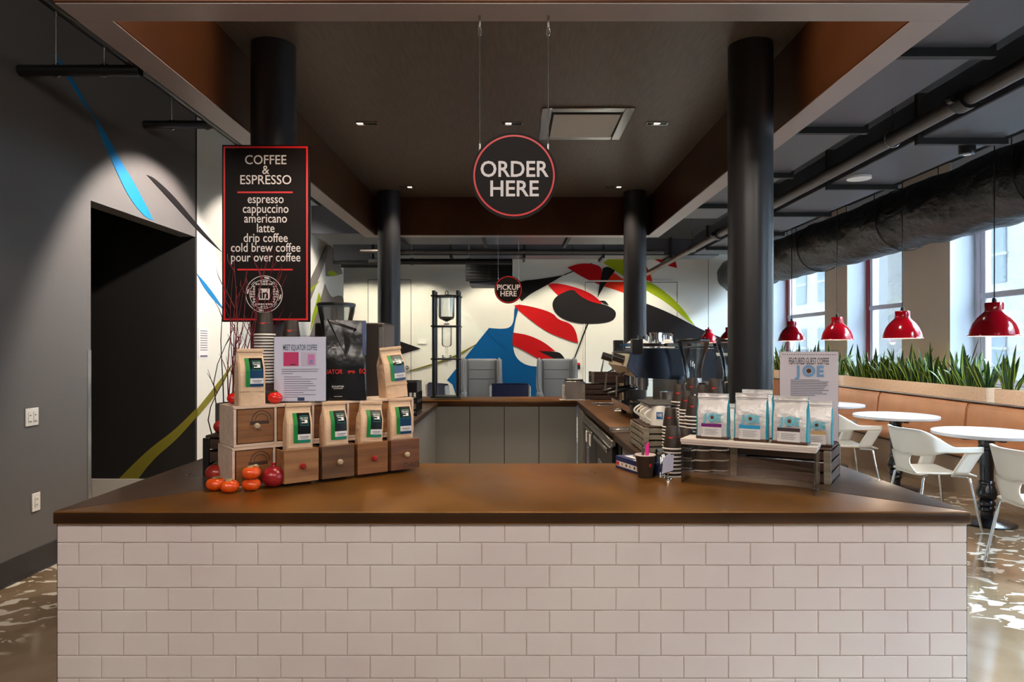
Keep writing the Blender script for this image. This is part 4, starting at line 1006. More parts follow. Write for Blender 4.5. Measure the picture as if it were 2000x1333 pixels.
# guest coffee sign
c = KP_(.085, .055); t = thing('guest_coffee_sign', 'upright FEATURED GUEST COFFEE sign on the dark crate by the window seats', 'notice', c, R(-16))
W, H = .243, .405
b = MB(); b.bx(-W / 2, W / 2, -.003, .003, 0, H, .001); b.bx(-W / 2, W / 2, -.003, .06, 0, .004, .001); b.build('acrylic_panel', m_acry, t)
b = MB(); b.bx(-W / 2 + .003, W / 2 - .003, -.0046, -.0034, .01, H - .008); b.build('sheet', mat('lilac white sheet', (204, 196, 204), .65), t)
f = lambda x, z: Vector((x, -.0056, z)); s = W / 107.
b = MB(); b.text('FEATURED GUEST COFFEE', .042, (0, H - 28 * s), 0, .005, .33, f)
for i in range(24): b.bx(-.108 + i * .0092, -.104 + i * .0092, -.0055, -.0046, H - .022, H - .019)
for i in range(10): b.bx(-.075, -.075 + (.12, .155, .148, .152, .143, .137, .155, .13, .148, .1)[i], -.0055, -.0046, H - (59 + 3.3 * i) * s, H - (57.6 + 3.3 * i) * s, m=1)
b.build('lettering', [m_ink, m_greyink], t)
b = MB(); zz = H - 51 * s; b.text('J', .065, (-.043, zz), 0, .045, .95, f); b.text('E', .065, (.045, zz), 0, .045, .9, f)
g2 = lambda r, u: Vector((r * math.cos(6.2832 * u), -.0062, zz + .0235 + r * math.sin(6.2832 * u)))
b.surf(lambda u, v: g2(.014 + .0125 * v, u), 28, 1, 0); b.surf(lambda u, v: g2(.0105 * v, u), 20, 1, 1); b.build('logo', [m_joe2, m_brown], t)
# pen cup
c = G(1263, 935) + Vector((0, .03, 0)); t = thing('pen_cup', 'upright brown paper cup holding two pens beside the blue glove box', 'cup', c)
b = MB(); b.lathe([(0, 0), (.030, 0), (.0305, .002), (.0425, .096)], n=28); b.build('body', m_cup, t)
b = MB(); b.lathe([(.0425, .094), (.0455, .096), (.0455, .099), (.042, .1), (.0405, .096), (.029, .006), (0, .005)], n=28); b.build('rim', m_cuprim, t)
b = MB(); b.surf(lambda u, v: Vector((.0372 * math.sin(.25 + u * .3) + .003 * v * math.sin(.25), -.0372 * math.cos(.25 + u * .3) - .0016 * v, .05 + .013 * v)), 6, 2); b.build('red_mark', m_redp, t)
t2 = tag(MB().tube([(-.016, .008, .012), (-.010, -.012, .128)], [.006, .0062], 10).build('marker_pen', mat('grey pen', (96, 88, 86), .4), None, c), 'grey marker pen standing in the paper cup', 'pen')
b = MB(); b.sph((-.0098, -.0125, .130), .006); b.build('cap', m_steel, t2)
t2 = tag(MB().tube([(.004, .012, .012), (.010, .0, .135), (.013, -.004, .150)], [.0072, .0085, .003], 10).build('highlighter_pen', mat('hot pink plastic', (255, 60, 170), .35), None, c), 'hot pink highlighter pen in the paper cup', 'pen')
# glove box
A, B_ = Vector((.485, 3.20, CT)), Vector((.572, 2.965, CT)); ga = math.atan2(B_.y - A.y, B_.x - A.x); GL = (B_ - A).length
t = thing('glove_box', 'blue and white cardboard glove box at the inner edge of the counter', 'box', A, ga)
b = MB(); b.bx(0, GL, 0, .115, 0, .056, .0015); b.build('body', mat('deep blue card', (24, 40, 96), .5), t)
b = MB(); b.bx(.01, GL - .004, -.0008, .0005, .012, .034); b.bx(.03, GL - .05, .03, .1, .0555, .0568); b.bx(GL * .6, GL - .004, .004, .03, .0555, .0568); b.build('white_print', m_paper_w, t)
b = MB(); b.bx(.012, .036, -.0014, .0, .015, .032, m=0)
for i in range(5): b.bx(.06 + i * .036, .066 + i * .036 + .006 * (i % 2), -.0014, .0, .018, .029, m=1)
b.text('100', .018, (GL - .045, .017), 1, .02, 1.0, lambda x, z: Vector((x, -.0016, z))); b.build('print', [m_redp, m_ink], t)
b = MB(); b.surf(lambda u, v: Vector((GL * .4 + .09 * (u - .5) + .01 * math.sin(9 * v), .065 + .03 * (v - .5) + .006 * math.sin(8 * u), .0575 + .012 * math.sin(math.pi * u) * math.sin(math.pi * v))), 8, 6); b.build('glove', m_greyink, t, solid=.001)
# clear cups, cards in a clip
c = Vector((.655, 2.98, CT)); 
def clear_cup(i): 
    b = MB(); b.lathe([(0, .10), (.026, .10), (.028, .098), (.0405, .004), (.043, .002), (.043, .0), (.041, .0), (.0395, .004)], n=24)
    return tag(b.build('clear_cup', m_glass, None, c + Vector((0, 0, .006 * i))), 'clear plastic cup in the upside down nest beside the pen cup' if i < 3 else 'topmost clear plastic cup of the nest beside the pen cup', 'cup', 'nested clear cups')
for i in range(4): clear_cup(i)
c = G(1306, 940) + Vector((0, .012, 0)); t = thing('card_clip', 'silver clip stand beside the clear cups', 'card holder', c, R(15))
b = MB(); b.lathe([(0, 0), (.012, 0), (.011, .004), (.004, .009), (.0022, .014), (.0022, .034), (0, .034)], n=16); b.bx(-.006, .006, -.004, .004, .028, .044, .002)
b.sph((.016, .004, .004), .007); b.build('stand', m_chrome, t)
b = MB(); b.prism([(-.030, .0, .03), (.022, .0, .042), (.026, .0, .108), (.012, .0, .108), (.006, .0, .118), (-.022, .0, .096)], (0, .0012, 0)); tag(b.build('business_card', mat('lilac card', (196, 200, 224), .6), None, c + Vector((.0, -.006, 0)), (0, 0, R(15))), 'pale card with a cut corner held by the silver clip', 'card')
# crate with mugs on it, dark board on top of the mugs
t = crate('weathered grey slatted crate carrying white mugs', (.865, 3.82, CT), 0, .33, .40, .135, 4, m_greywood, m_greywood)
b = MB(); b.bx(-.16, .16, -.195, .195, .135, .142, .002); b.build('lid', m_darkwood, t)
zb = CT + .143
def mug(i, x, y, rz, label):
    t = thing('mug', label, 'mug', (x, y, zb), rz, 'upside down white mugs'); h = .108
    b = MB(); b.lathe([(.044, .0), (.048, .001), (.047, .02), (.043, h - .006), (.040, h), (.036, h - .001), (.034, h - .004), (0, h - .004)], n=28); b.lathe([(.044, 0), (.0425, .004), (.039, h - .012), (0, h - .013)], n=28); b.build('body', m_white, t)
    b = MB(); b.tube([(-.043 - .036 * math.sin(math.pi * q / 10), 0, .022 + .064 * q / 10) for q in range(11)], .0058, 8); b.build('handle', m_white, t)
    if i == 0:
        b = MB(); f = lambda x_, z_: Vector((.047 * math.sin(x_ / .047 - .28), -.047 * math.cos(x_ / .047 - .28) - .0012, z_))
        b.surf(lambda u, v: f(-.017 + .034 * u, .038 + .036 * v), 8, 2, 0)
        f2 = lambda x_, z_: Vector((.0478 * math.sin(-x_ / .047 - .28), -.0478 * math.cos(-x_ / .047 - .28) - .0014, .074 - (z_ - .038)))
        b.text('in', .034, (0, .045), 1, .03, 1, f2); b.build('logo', [mat('logo blue', (16, 96, 166), .4), m_white], t, fix=False)
    return t
mug(0, .792, 3.68, R(8), 'nearest upside down white mug with a blue logo on the grey crate')
for i in range(1, 5): mug(i, .785 + .002 * i, 3.68 + .0 + i * .0985 if i < 4 else 3.68, R(0), ['second', 'third', 'fourth'][min(i, 3) - 1] + ' upside down white mug behind the logo mug') if i < 4 else mug(i, .905, 3.70, R(180), 'upside down white mug hidden behind a brown cup stack')
b = MB(); b.bx(-.12, .12, -.17, .165, 0, .007, .002); tag(b.build('cover_board', mat('dark slate board', (58, 56, 58), .5), None, (.85, 3.81, zb + .1085)), 'dark flat board lying over the white mugs', 'board')
# steel canister and espresso equipment
b = MB(); b.lathe([(0, 0), (.068, 0), (.068, .19), (.07, .192), (.07, .198), (.064, .198), (.062, .01), (0, .01)], n=28); tag(b.build('steel_canister', m_steel, None, (.985, 4.22, CT + .09)), 'open stainless steel canister behind the white mugs', 'canister')
b = MB(); b.bx(-.1, .1, -.1, .1, 0, .088, .004); tag(b.build('storage_box', m_blackp, None, (.985, 4.22, CT)), 'black box under the steel canister', 'box')
ZW = .93
t = thing('espresso_machine', 'chrome espresso machine with dark side panel on the work counter', 'espresso machine', (1.17, 5.25, ZW))
def wx(px, Y): return (px - 1000) * Y / F - 1.17
m_side = mat('polished dark steel', (120, 130, 150), .12, 1.)
# side profile in X/Z, extruded along Y
prof = [(-.335, .50), (-.365, .40), (-.29, .325), (.27, .30), (.27, .50), (.2, .53), (-.3, .53)]
b = MB(); b.prism([(x, -.45, z) for x, z in prof], (0, .9, 0)); bmesh.ops.bevel(b.bm, geom=b.bm.edges[:], offset=.006, segments=2, affect='EDGES'); b.build('upper_body', m_side, t)
b = MB(); b.prism([(x * 1.0, -.455, z) for x, z in [(-.29, .498), (-.315, .41), (-.27, .335), (.262, .31), (.262, .498)]], (0, .004, 0)); b.build('side_panel', m_side, t)
b = MB()
b.prism([(-.345, -.42, .495), (-.37, -.42, .405), (-.30, -.42, .33), (-.29, -.42, .34), (-.355, -.42, .405), (-.335, -.42, .49)], (0, .84, 0)); b.build('front_panel', mat('steel with painted cream reflection', (226, 214, 184), .3, .3), t)  # cream reflection on the steel put into the panel colour
b = MB(); b.bx(-.30, .27, -.45, .45, .53, .535)
for y in (-.45, .44): b.bx(-.30, .27, y, y + .01, .545, .57, .003)
b.bx(-.3, -.292, -.45, .45, .545, .57, .003); b.bx(.262, .27, -.45, .45, .545, .57, .003); b.build('cup_rail', m_chrome, t)
for y in (-.46, .38):
    b = MB(); b.bx(-.325, -.25, y, y + .08, .49, .60, .004); b.build('corner_cap', m_blackp, t)
for y in (-.30, .28):
    b = MB(); b.cyl((-.36, y, .45), (-.44, y, .475), .03, n=14); b.build('steam_knob', m_blackp, t)
    b = MB(); b.tube([(-.34, y + .05, .36), (-.40, y + .05, .33), (-.41, y + .04, .18)], .006, 8); b.build('steam_wand', m_chrome, t)
for i, y in enumerate((-.17, .12)):
    b = MB(); b.cyl((-.2, y, .325), (-.2, y, .25), .045, n=20); b.cyl((-.2, y, .25), (-.2, y, .225), .038, n=20); b.build('group_head', m_chrome, t)
    b = MB(); b.tube([(-.235, y, .235), (-.33, y - .02, .225)], .010, 8, 0); b.tube([(-.32, y - .018, .226), (-.36, y - .024, .222), (-.46, y - .04, .196)], [.014, .018, .015], 10, 1); b.build('portafilter', [m_chrome, m_blackp], t)
    b = MB(); b.bx(-.23, .0, y - .07, y + .07, .10, .12, .004); b.build('drip_grate', m_steel, t)
b = MB(); b.bx(.0, .24, -.43, .43, .10, .33, .01); b.build('rear_body', m_steel, t)
for y in (-.445, .42):
    b = MB(); b.bx(-.22, .0, y, y + .012, .12, .31, .003); b.build('side_glass', m_glass, t)
b = MB(); b.prism([(-.345, -.45, .125), (-.33, -.45, .07), (-.26, -.45, .04), (.25, -.45, .04), (.25, -.45, .10), (-.30, -.45, .10)], (0, .9, 0)); bmesh.ops.bevel(b.bm, geom=b.bm.edges[:], offset=.006, segments=2, affect='EDGES'); b.build('drip_tray', m_chrome, t)
for x in (-.25, .2):
    for y in (-.38, .36):
        b = MB(); b.lathe([(0, 0), (.02, 0), (.026, .05), (0, .05)], (x, y, 0), 14); b.build('foot', m_blackp, t)
b = MB(); b.tube([(-.10, -.27, .15), (-.14, -.33, .16), (-.2, -.36, .155)], [.011, .014, .018], 10, 1); b.cyl((-.1, -.27, .15), (-.06, -.25, .15), .034, n=16); tag(b.build('portafilter', [m_chrome, m_blackp], None, (1.05, 5.12, ZW - .015)), 'loose chrome portafilter lying on the drip tray', 'portafilter')
zt_ = ZW + .536
def tumbler(x, y, label):
    b = MB(); b.lathe([(0, 0), (.024, 0), (.030, .095), (.0285, .095), (.0225, .006), (0, .006)], n=20); tag(b.build('glass_tumbler', m_glass, None, (x, y, zt_)), label, 'glass', 'tumblers on the espresso machine')
tumbler(.985, 5.2, 'clear tumbler at the left on top of the espresso machine'); tumbler(1.035, 5.35, 'clear tumbler second from the left on top of the espresso machine')
def pitcher(x, y, rz, label, s=1.):
    t = thing('milk_pitcher', label, 'pitcher', (x, y, zt_), rz, 'steel pitchers on the espresso machine')
    b = MB(); b.lathe([(0, 0), (.040 * s, 0), (.043 * s, .012), (.036 * s, .075 * s), (.038 * s, .105 * s), (.0365 * s, .105 * s), (.034 * s, .075 * s), (.04 * s, .012), (0, .004)], n=24, fn=lambda a, z: 1 + (.28 * math.exp(-((a - math.pi) / .3) ** 2) if z > .1 * s else 0)); b.build('body', m_chrome, t)
    b = MB(); b.tube([(.038 * s, 0, .095 * s), (.066 * s, 0, .09 * s), (.066 * s, 0, .03 * s), (.042 * s, 0, .022 * s)], .005, 8); b.build('handle', m_chrome, t)
pitcher(1.09, 5.15, .5, 'steel milk pitcher at the left on top of the espresso machine', 1.1); pitcher(1.195, 5.25, 2.4, 'steel milk pitcher at the right on top of the espresso machine', 1.1); pitcher(1.13, 5.40, 1.2, 'steel milk pitcher behind the other two on the espresso machine', 1.15)
def wcup(x, y, label, s=1.):
    b = MB(); b.lathe([(.05 * s, 0), (.048 * s, .02 * s), (.035 * s, .05 * s), (.02 * s, .058 * s), (.018 * s, .064 * s), (0, .064 * s)], n=26); b.lathe([(.05 * s, 0), (.046 * s, .0), (.033 * s, .046 * s), (0, .054 * s)], n=26); tag(b.build('white_cup', m_white, None, (x, y, zt_)), label, 'cup', 'white cups on the espresso machine')
wcup(1.125, 4.93, 'white cup upside down in front of the steel pitchers'); wcup(.955, 5.0, 'white cup upside down at the left corner of the espresso machine', 1.0); wcup(.96, 5.5, 'white cup upside down at the far left of the espresso machine', .9)
# grinders
def grinder(label, x, y, zl, r, hb, z0, ms=m_blackp):
    t = thing('coffee_grinder', label, 'grinder', (x, y, z0)); H = zl - z0
    b = MB(); b.bx(-.09, .09, -.11, .11, 0, .03, .008); b.bx(-.075, .075, -.07, .10, .03, H - hb - .03, .012); b.build('body', ms, t)
    b = MB(); b.cyl((0, 0, H - hb - .035), (0, 0, H - hb), .06, n=24); b.cyl((0, -.07, H - hb - .09), (0, -.12, H - hb - .1), .02, n=12); b.build('collar', m_steel, t)
    b = MB(); q = H - hb
    def pr(k): return [(.05 * k, q), (.055 * k, q + hb * .25), (r * .72 * k, q + hb * .55), (r * .97 * k, q + hb * .9), (r * k, q + hb)]
    a = [(.055, q), (.06, q + .05), (r * .70, q + hb * .5), (r * .95, q + hb * .86), (r * .98, q + hb - .012)]
    b.lathe(a, n=36); b.lathe([(p[0] - .003, p[1]) for p in a], n=36); b.build('hopper', m_glass, t)
    b = MB(); b.lathe([(0, H + .004), (r * .97, H + .004), (r * 1.02, H - .002), (r * 1.02, H - .014), (0, H - .014)], n=36); b.build('lid', m_blackp, t)
    return t
grinder('grinder with clear hopper between the espresso machine and the column', 1.215, 4.58, EYE + 16 * 4.58 / F, .108, .26, ZW)
grinder('second grinder with clear hopper half hidden by the front right column', 1.53, 4.75, EYE + 16 * 4.75 / F, .108, .26, ZW)
t = thing('glass_case', 'white glass fronted case behind the grinders', 'case', (1.79, 5.9, 0))
b = MB(); b.bx(-.15, .2, -.3, .3, 0, 1.15, .01); b.build('base', m_white, t)
b = MB(); b.bx(-.15, .2, -.3, .3, 1.15, 1.40, .02); b.build('glass_cover', m_acry, t)
b = MB(); b.bx(-.15, .2, -.3, .3, 1.40, 1.42, .004); b.build('top', m_white, t)
# the equipment left of the sack
t = thing('coffee_brewer', 'dark boxy coffee brewer with silver edge behind the black sack', 'brewer', (-.97, 4.45, CT))
b = MB(); b.bx(-.26, .17, -.2, .2, .0, .715, .008); b.build('body', m_darkwood if False else mat('dark brown case', (46, 38, 34), .4), t)
b = MB(); b.bx(.14, .172, -.206, -.198, .1, .69, .002); b.build('silver_edge', m_steel, t)
b = MB(); b.sph((.156, -.207, .52), .008); b.build('indicator_light', mat('blue indicator', (70, 80, 255), .4, emit=3), t)
grinder('tall grinder with wide clear hopper and black lid behind the notice', -1.06, 4.12, EYE + 85 * 4.12 / F, .113, .36, CT)
# milk crate with plant and red handle
t = thing('milk_crate', 'black plastic milk crate on the counter behind the kraft bags', 'crate', (-.93, 5.75, CT))
w, d, h = .15, .15, .28
b = MB(); b.bx(-w, w, -d, d, 0, .012)
for z0, z1 in ((0, .03), (.10, .125), (.19, .28)):
    for a in ((-w, w, -d, -d + .01), (-w, w, d - .01, d), (-w, -w + .01, -d + .01, d - .01), (w - .01, w, -d + .01, d - .01)): b.bx(a[0], a[1], a[2], a[3], z0, z1, .002)
for i in range(9):
    q = -w + .004 + i * .0365
    b.bx(q, q + .008, -d + .001, -d + .009, .03, .19); b.bx(q, q + .008, d - .009, d - .001, .03, .19); b.bx(-w + .001, -w + .009, q, q + .008, .03, .19); b.bx(w - .009, w - .001, q, q + .008, .03, .19)
b.build('lattice', m_blackp, t)
b = MB(); b.tube([(-.05, -.152, .235), (-.05, -.158, .26), (.05, -.158, .26), (.05, -.152, .235)], .008, 8); b.build('handle', m_blackp, t)
def blade(b, base, az, lean, ln, w, droop=.0, tw=0., m=0, me=1):
    ca, sa = math.cos(az), math.sin(az)
    def fn(u, v):
        s = v; r = lean * s * ln + droop * ln * s ** 3; z = ln * s * math.sqrt(max(.05, 1 - (lean * s) ** 2)) - droop * .9 * ln * s ** 3
        ww = w * (.62 + .9 * s - .9 * s * s) * (1 - s ** 5) + .0006; q = (u - .5) * 2
        side = Vector((-math.sin(az + tw * s), math.cos(az + tw * s), 0)); out = Vector((ca, sa, 0))
        return Vector(base) + out * (r + .25 * ww * q * q) + Vector((0, 0, z)) + side * ww * q * .5
    b.surf(fn, 8, 9, 0, lambda i, j: me if i in (0, 7) else m)
t = thing('spider_plant', 'small spiky plant peeping out behind the black sack', 'plant', (-.97, 5.35, CT))
b = MB(); b.lathe([(0, 0), (.05, 0), (.065, .48), (.06, .48), (.055, .46), (0, .46)], n=20); b.build('pot', m_blackp, t)
b = MB(); rnd = random.Random(3)
for i in range(16): blade(b, (0, 0, .45), rnd.uniform(0, 6.28), rnd.uniform(.3, .8), rnd.uniform(.10, .16), .012, .2)
b.build('leaves', [m_leaf, m_leafe], t, fix=False)
t = tag(MB().bx(-.03, .03, -.012, .012, 0, .03, .004).bx(-.03, -.014, -.01, .01, -.05, .002, .003).bx(.014, .03, -.01, .01, -.05, .002, .003).build('plastic_scoop', m_gloss_red, None, (-.985, 5.70, CT + .326)), 'small red plastic scoop handle sticking up from the black milk crate', 'scoop')
b = MB(); b.bx(-.04, .04, -.02, .02, -.35, -.05, .004); b.build('stem', m_blackp, t)

# ------------------------------------------------------------------ rear counter items
t = thing('cold_drip_tower', 'tall black cold drip tower with glass vessels on the rear counter', 'coffee dripper', (-.685, 7.16, .93))
for sx in (-1, 1):
    for sy in (-1, 1):
        b = MB(); b.cyl((sx * .125, sy * .09, .02), (sx * .125, sy * .09, 1.13), .019, n=16); b.build('post', m_blackp, t)
for z in (.025, .42, .76, 1.075):
    b = MB(); b.bx(-.155, .155, -.115, .115, z - .008, z + .008, .003); b.build('shelf', m_blackp, t)
b = MB(); b.lathe([(0, .81), (.02, .815), (.075, .84), (.082, .86), (.082, 1.07), (.078, 1.07), (.078, .86), (.02, .82), (0, .82)], n=28); b.lathe([(0, 1.10), (.02, 1.098), (.082, 1.088), (.085, 1.075), (0, 1.075)], n=28); b.lathe([(0, .815), (.012, .81), (.01, .78), (0, .775)], n=12); b.build('upper_vessel', m_glass, t)
b = MB(); b.tube([(-.014, 0, 1.10), (-.014, 0, 1.125), (0, 0, 1.135), (.014, 0, 1.125), (.014, 0, 1.10)], .005, 6); b.cyl((-.03, 0, .785), (.03, 0, .785), .006, n=8); b.build('valve', m_blackp, t)
b = MB(); b.lathe([(.05, .77), (.053, .765), (.053, .57), (.04, .55), (.012, .545), (.01, .47), (0, .47)], n=24); b.lathe([(.045, .46), (.05, .45), (.05, .44), (.046, .435), (.05, .43), (.05, .40), (.01, .39), (.008, .34), (0, .34)], n=24); b.build('lower_vessel', m_glass, t)
b = MB(); b.lathe([(.056, .752), (.07, .752), (.07, .77), (.056, .77)], n=24); b.build('gasket', m_blackp, t)
t = thing('napkin_dispenser', 'brushed steel napkin dispenser on a white cloth at the rear counter', 'napkin dispenser', (.64, 7.05, .936))
b = MB(); b.bx(-.095, .095, -.075, .075, 0, .19, .004); b.build('body', m_steel, t)
b = MB(); b.bx(-.09, .09, -.07, .07, .19, .205, .003); b.build('lid', m_black, t)
b = MB(); b.bx(-.07, .07, -.05, .05, .204, .209); b.build('napkins', m_paper_w, t)
b = MB()
for i in range(10): b.bx(-.118, -.096, -.06, .06, .012 + .014 * i, .02 + .014 * i, .002)
b.build('side_napkins', m_paper_w, t)
b = MB(); b.surf(lambda u, v: Vector((-.15 + .3 * u + .01 * math.sin(9 * v), -.10 + .18 * v + .008 * math.sin(7 * u), .0015 + .003 * abs(math.sin(11 * u)))), 14, 8); tag(b.build('cloth', m_paper_w, None, (.64, 7.05, .9305), solid=.002), 'folded white cloth under the napkin dispenser', 'cloth')
crate('dark slatted crate in the corner of the rear counter', (.92, 7.12, .93), 0, .40, .3, .165, 3, m_darkwood, m_greywood)
t = crate('dark slatted tray on top of the corner crate', (1.0, 7.16, 1.097), 0, .36, .24, .12, 3, m_darkwood, m_greywood, 'tray', 'wooden_tray')
for i, (x, y) in enumerate(((1.03, 7.40), (1.16, 7.42))):
    t = thing('glass_jar', ['tall glass jar at the left behind the espresso machine', 'tall glass jar half hidden behind the espresso machine'][i], 'jar', (x, y, .93), 0, 'glass jars on the rear counter')
    b = MB(); b.lathe([(0, 0), (.075, 0), (.085, .06), (.08, .24), (.05, .38), (.034, .44), (.032, .46)], n=26); b.build('glass', m_glass, t)
    b = MB(); b.lathe([(0, .008), (.07, .008), (.078, .06), (.074, .2), (0, .205)], n=24); b.build('contents', mat('pale brown sugar', (216, 178, 120), .8), t)

# ------------------------------------------------------------------ lounge chairs at the back
def wing_chair(label, x, y, rz=0):
    t = thing('wing_chair', label, 'armchair', (x, y, 0), rz, 'grey wing chairs at the back')
    b = MB(); b.bx(-.30, .30, .22, .34, .40, 1.25, .045, seg=3); b.build('backrest', m_chairgrey, t)
    for s in (-1, 1):
        b = MB(); b.prism([(s * .27, .34, .35), (s * .27, -.02, .58), (s * .31, .08, .75), (s * .31, .06, 1.18), (s * .30, .12, 1.27), (s * .29, .34, 1.27)], (s * .085, 0, 0)); bmesh.ops.bevel(b.bm, geom=b.bm.edges[:], offset=.03, segments=3, affect='EDGES'); b.build('wing', m_chairgrey, t)
        b = MB(); b.bx(s * .28, s * .39, -.38, .34, .3, .62, .04, seg=3); b.build('armrest', m_chairgrey, t)
    b = MB(); b.bx(-.28, .28, -.4, .22, .3, .46, .04, seg=3); b.build('seat', m_chairgrey, t)
    b = MB()
    for z in (.86, 1.04): b.bx(-.24, .24, .216, .222, z - .004, z + .004)
    for s in (-1, 1): b.bx(s * .255 - .003, s * .255 + .003, .214, .222, .5, 1.2)
    b.build('seam', m_chairseam, t)
    for sx in (-1, 1):
        for sy in (-.34, .3):
            b = MB(); b.cyl((sx * .3, sy, 0), (sx * .28, sy, .3), .012, .018, 10); b.build('leg', m_steel, t)
wing_chair('grey high backed wing chair before the blue mural, left one', -.585, 13.0); wing_chair('grey high backed wing chair behind the napkin dispenser', .865, 13.0)
def blue_chair(label, x, y, rz, w=.29):
    t = thing('lounge_chair', label, 'chair', (x, y, 0), rz, 'navy lounge chairs behind the rear counter')
    b = MB()
    def sh(u, v):
        a = (u - .5) * 2; return Vector((w * (1.0 if abs(a) > .96 else math.sin(a * 1.5708) ** 1 if False else a), .22 - .10 * abs(a) ** 4, .42 + .50 * v + .04 * (1 - a * a) * 0))
    b.bx(-w, w, -.26, -.19, .44, .925, .03, seg=3); b.build('backrest', m_navy, t)
    b = MB(); b.bx(-w, w, -.24, .24, .38, .46, .03, seg=3); b.build('seat', m_navy, t)
    b = MB()
    for s in (-1, 1):
        b.tube([(s * (w + .012), -.27, .88), (s * (w + .014), -.25, .68), (s * (w + .05), -.1, .66), (s * (w + .06), .22, .64)], .014, 8); 
    b.bx(-w - .01, -w + .012, -.268, -.19, .4, .90, .006); b.bx(w - .012, w + .01, -.268, -.19, .4, .90, .006); b.build('frame', m_white, t)
    b = MB(); b.cyl((0, 0, .05), (0, 0, .38), .03, n=16); b.lathe([(0, 0), (.24, 0), (.23, .012), (.03, .05), (0, .05)], n=28); b.build('base', m_chrome, t)
blue_chair('navy lounge chair at the centre behind the rear counter', -.03, 10.6, 0)
blue_chair('navy lounge chair behind the cold drip tower', -.95, 10.6, R(-55)); blue_chair('navy lounge chair mostly hidden behind the napkin dispenser', .82, 10.75, R(60))

# ------------------------------------------------------------------ window seating
t = thing('banquette', 'long tan leather banquette below the windows', 'banquette', (4.5, 3.0, 0))
b = MB(); b.bx(0, .55, -2.5, 11.1, 0, .36); b.build('base', m_bqbase, t)
b = MB(); b.bx(.03, .55, -2.5, 11.1, .36, .40); b.build('plinth', m_gap, t)
ys = [-2.5, -.7, 1.0, 2.7, 4.5, 6.3, 8.0, 9.6, 11.1]
for i in range(8):
    b = MB(); b.bx(-.03, .52, ys[i] + .003, ys[i + 1] - .003, .37, .475, .035, seg=3); b.build('seat_cushion', m_leather, t)
    b = MB(); b.prism([(.46, ys[i] + .003, .44), (.62, ys[i] + .003, .44), (.62, ys[i] + .003, .875), (.535, ys[i] + .003, .875), (.50, ys[i] + .003, .82)], (0, ys[i + 1] - ys[i] - .006, 0)); bmesh.ops.bevel(b.bm, geom=b.bm.edges[:], offset=.02, segments=3, affect='EDGES'); b.build('back_cushion', m_leather, t)
b = MB(); b.bx(.50, .66, -2.5, 11.1, .877, .893, .003); b.build('ledge', m_steel, t)
PLY = [(4.3, 7.08), (7.2, 10.3), (10.42, 14.0)]
for i, (y0, y1) in enumerate(PLY):
    t = thing('planter_box', ['pale wooden planter box nearest the camera behind the banquette', 'pale wooden planter box in the middle behind the banquette', 'pale wooden planter box at the far end behind the banquette'][i], 'planter', (5.0, y0, .893))
    w = .33; ln = y1 - y0
    b = MB(); b.bx(0, .018, 0, ln, 0, .15, .002); b.bx(w - .018, w, 0, ln, 0, .15, .002); b.bx(.018, w - .018, 0, .018, 0, .15); b.bx(.018, w - .018, ln - .018, ln, 0, .15); b.build('box', m_planter, t)
    b = MB(); b.bx(.018, w - .018, .018, ln - .018, 0.0, .125); b.build('soil', m_soil, t)
# snake plants: five shapes, copied along the planters
protos = []
for k in range(6):
    rnd = random.Random(100 + k); t = thing('snake_plant', '', 'plant', (0, 0, 0), 0, 'snake plants in the planter boxes')
    b = MB(); b2 = MB()
    for i in range(16):
        az = rnd.uniform(0, 6.28); r0 = rnd.uniform(.0, .06); ln = rnd.uniform(.26, .45)
        if i < 3: ln = rnd.uniform(.46, .58)
        blade(b, (r0 * math.cos(az), r0 * math.sin(az), -.01), az + rnd.uniform(-.6, .6), rnd.uniform(.05, .45), ln, rnd.uniform(.045, .07), rnd.choice((0, 0, .08, .2, .3)), rnd.uniform(-1.2, 1.2))
    b.build('leaves', [m_leaf, m_leafe], t, fix=False); protos.append(t)
PN = 0; spots = []
for bi, (y0, y1) in enumerate(PLY):
    n = round((y1 - y0 - .1) / .215)
    for i in range(n):
        spots.append((5.09 + random.uniform(-.02, .02), y0 + .13 + (y1 - y0 - .26) * i / (n - 1) + random.uniform(-.03, .03), bi, i, n))
cnt = {}
for x, y, bi, i, n in spots:
    if bi == 0 and y > 6.6 and y < 6.75: continue
    lab = 'snake plant with green, yellow edged leaves in the %s planter box' % ['near', 'middle', 'far'][bi]
    if i == 0: lab = 'snake plant at the near end of the %s planter box' % ['near', 'middle', 'far'][bi]
    if i == n - 1: lab = 'snake plant at the far end of the %s planter box' % ['near', 'middle', 'far'][bi]
    p = protos[PN % 6]
    if PN < 6: p.location = (x, y, 1.015); p.rotation_euler = (0, 0, random.uniform(0, 6.28)); p['label'] = lab; p['group'] = 'snake plants in the %s planter box' % ['near', 'middle', 'far'][bi]; o = p
    else: o = dup(p, (x, y, 1.015), random.uniform(0, 6.28), lab, 'snake plants in the %s planter box' % ['near', 'middle', 'far'][bi])
    s = random.uniform(.8, 1.12); o.scale = (1, 1, s); PN += 1
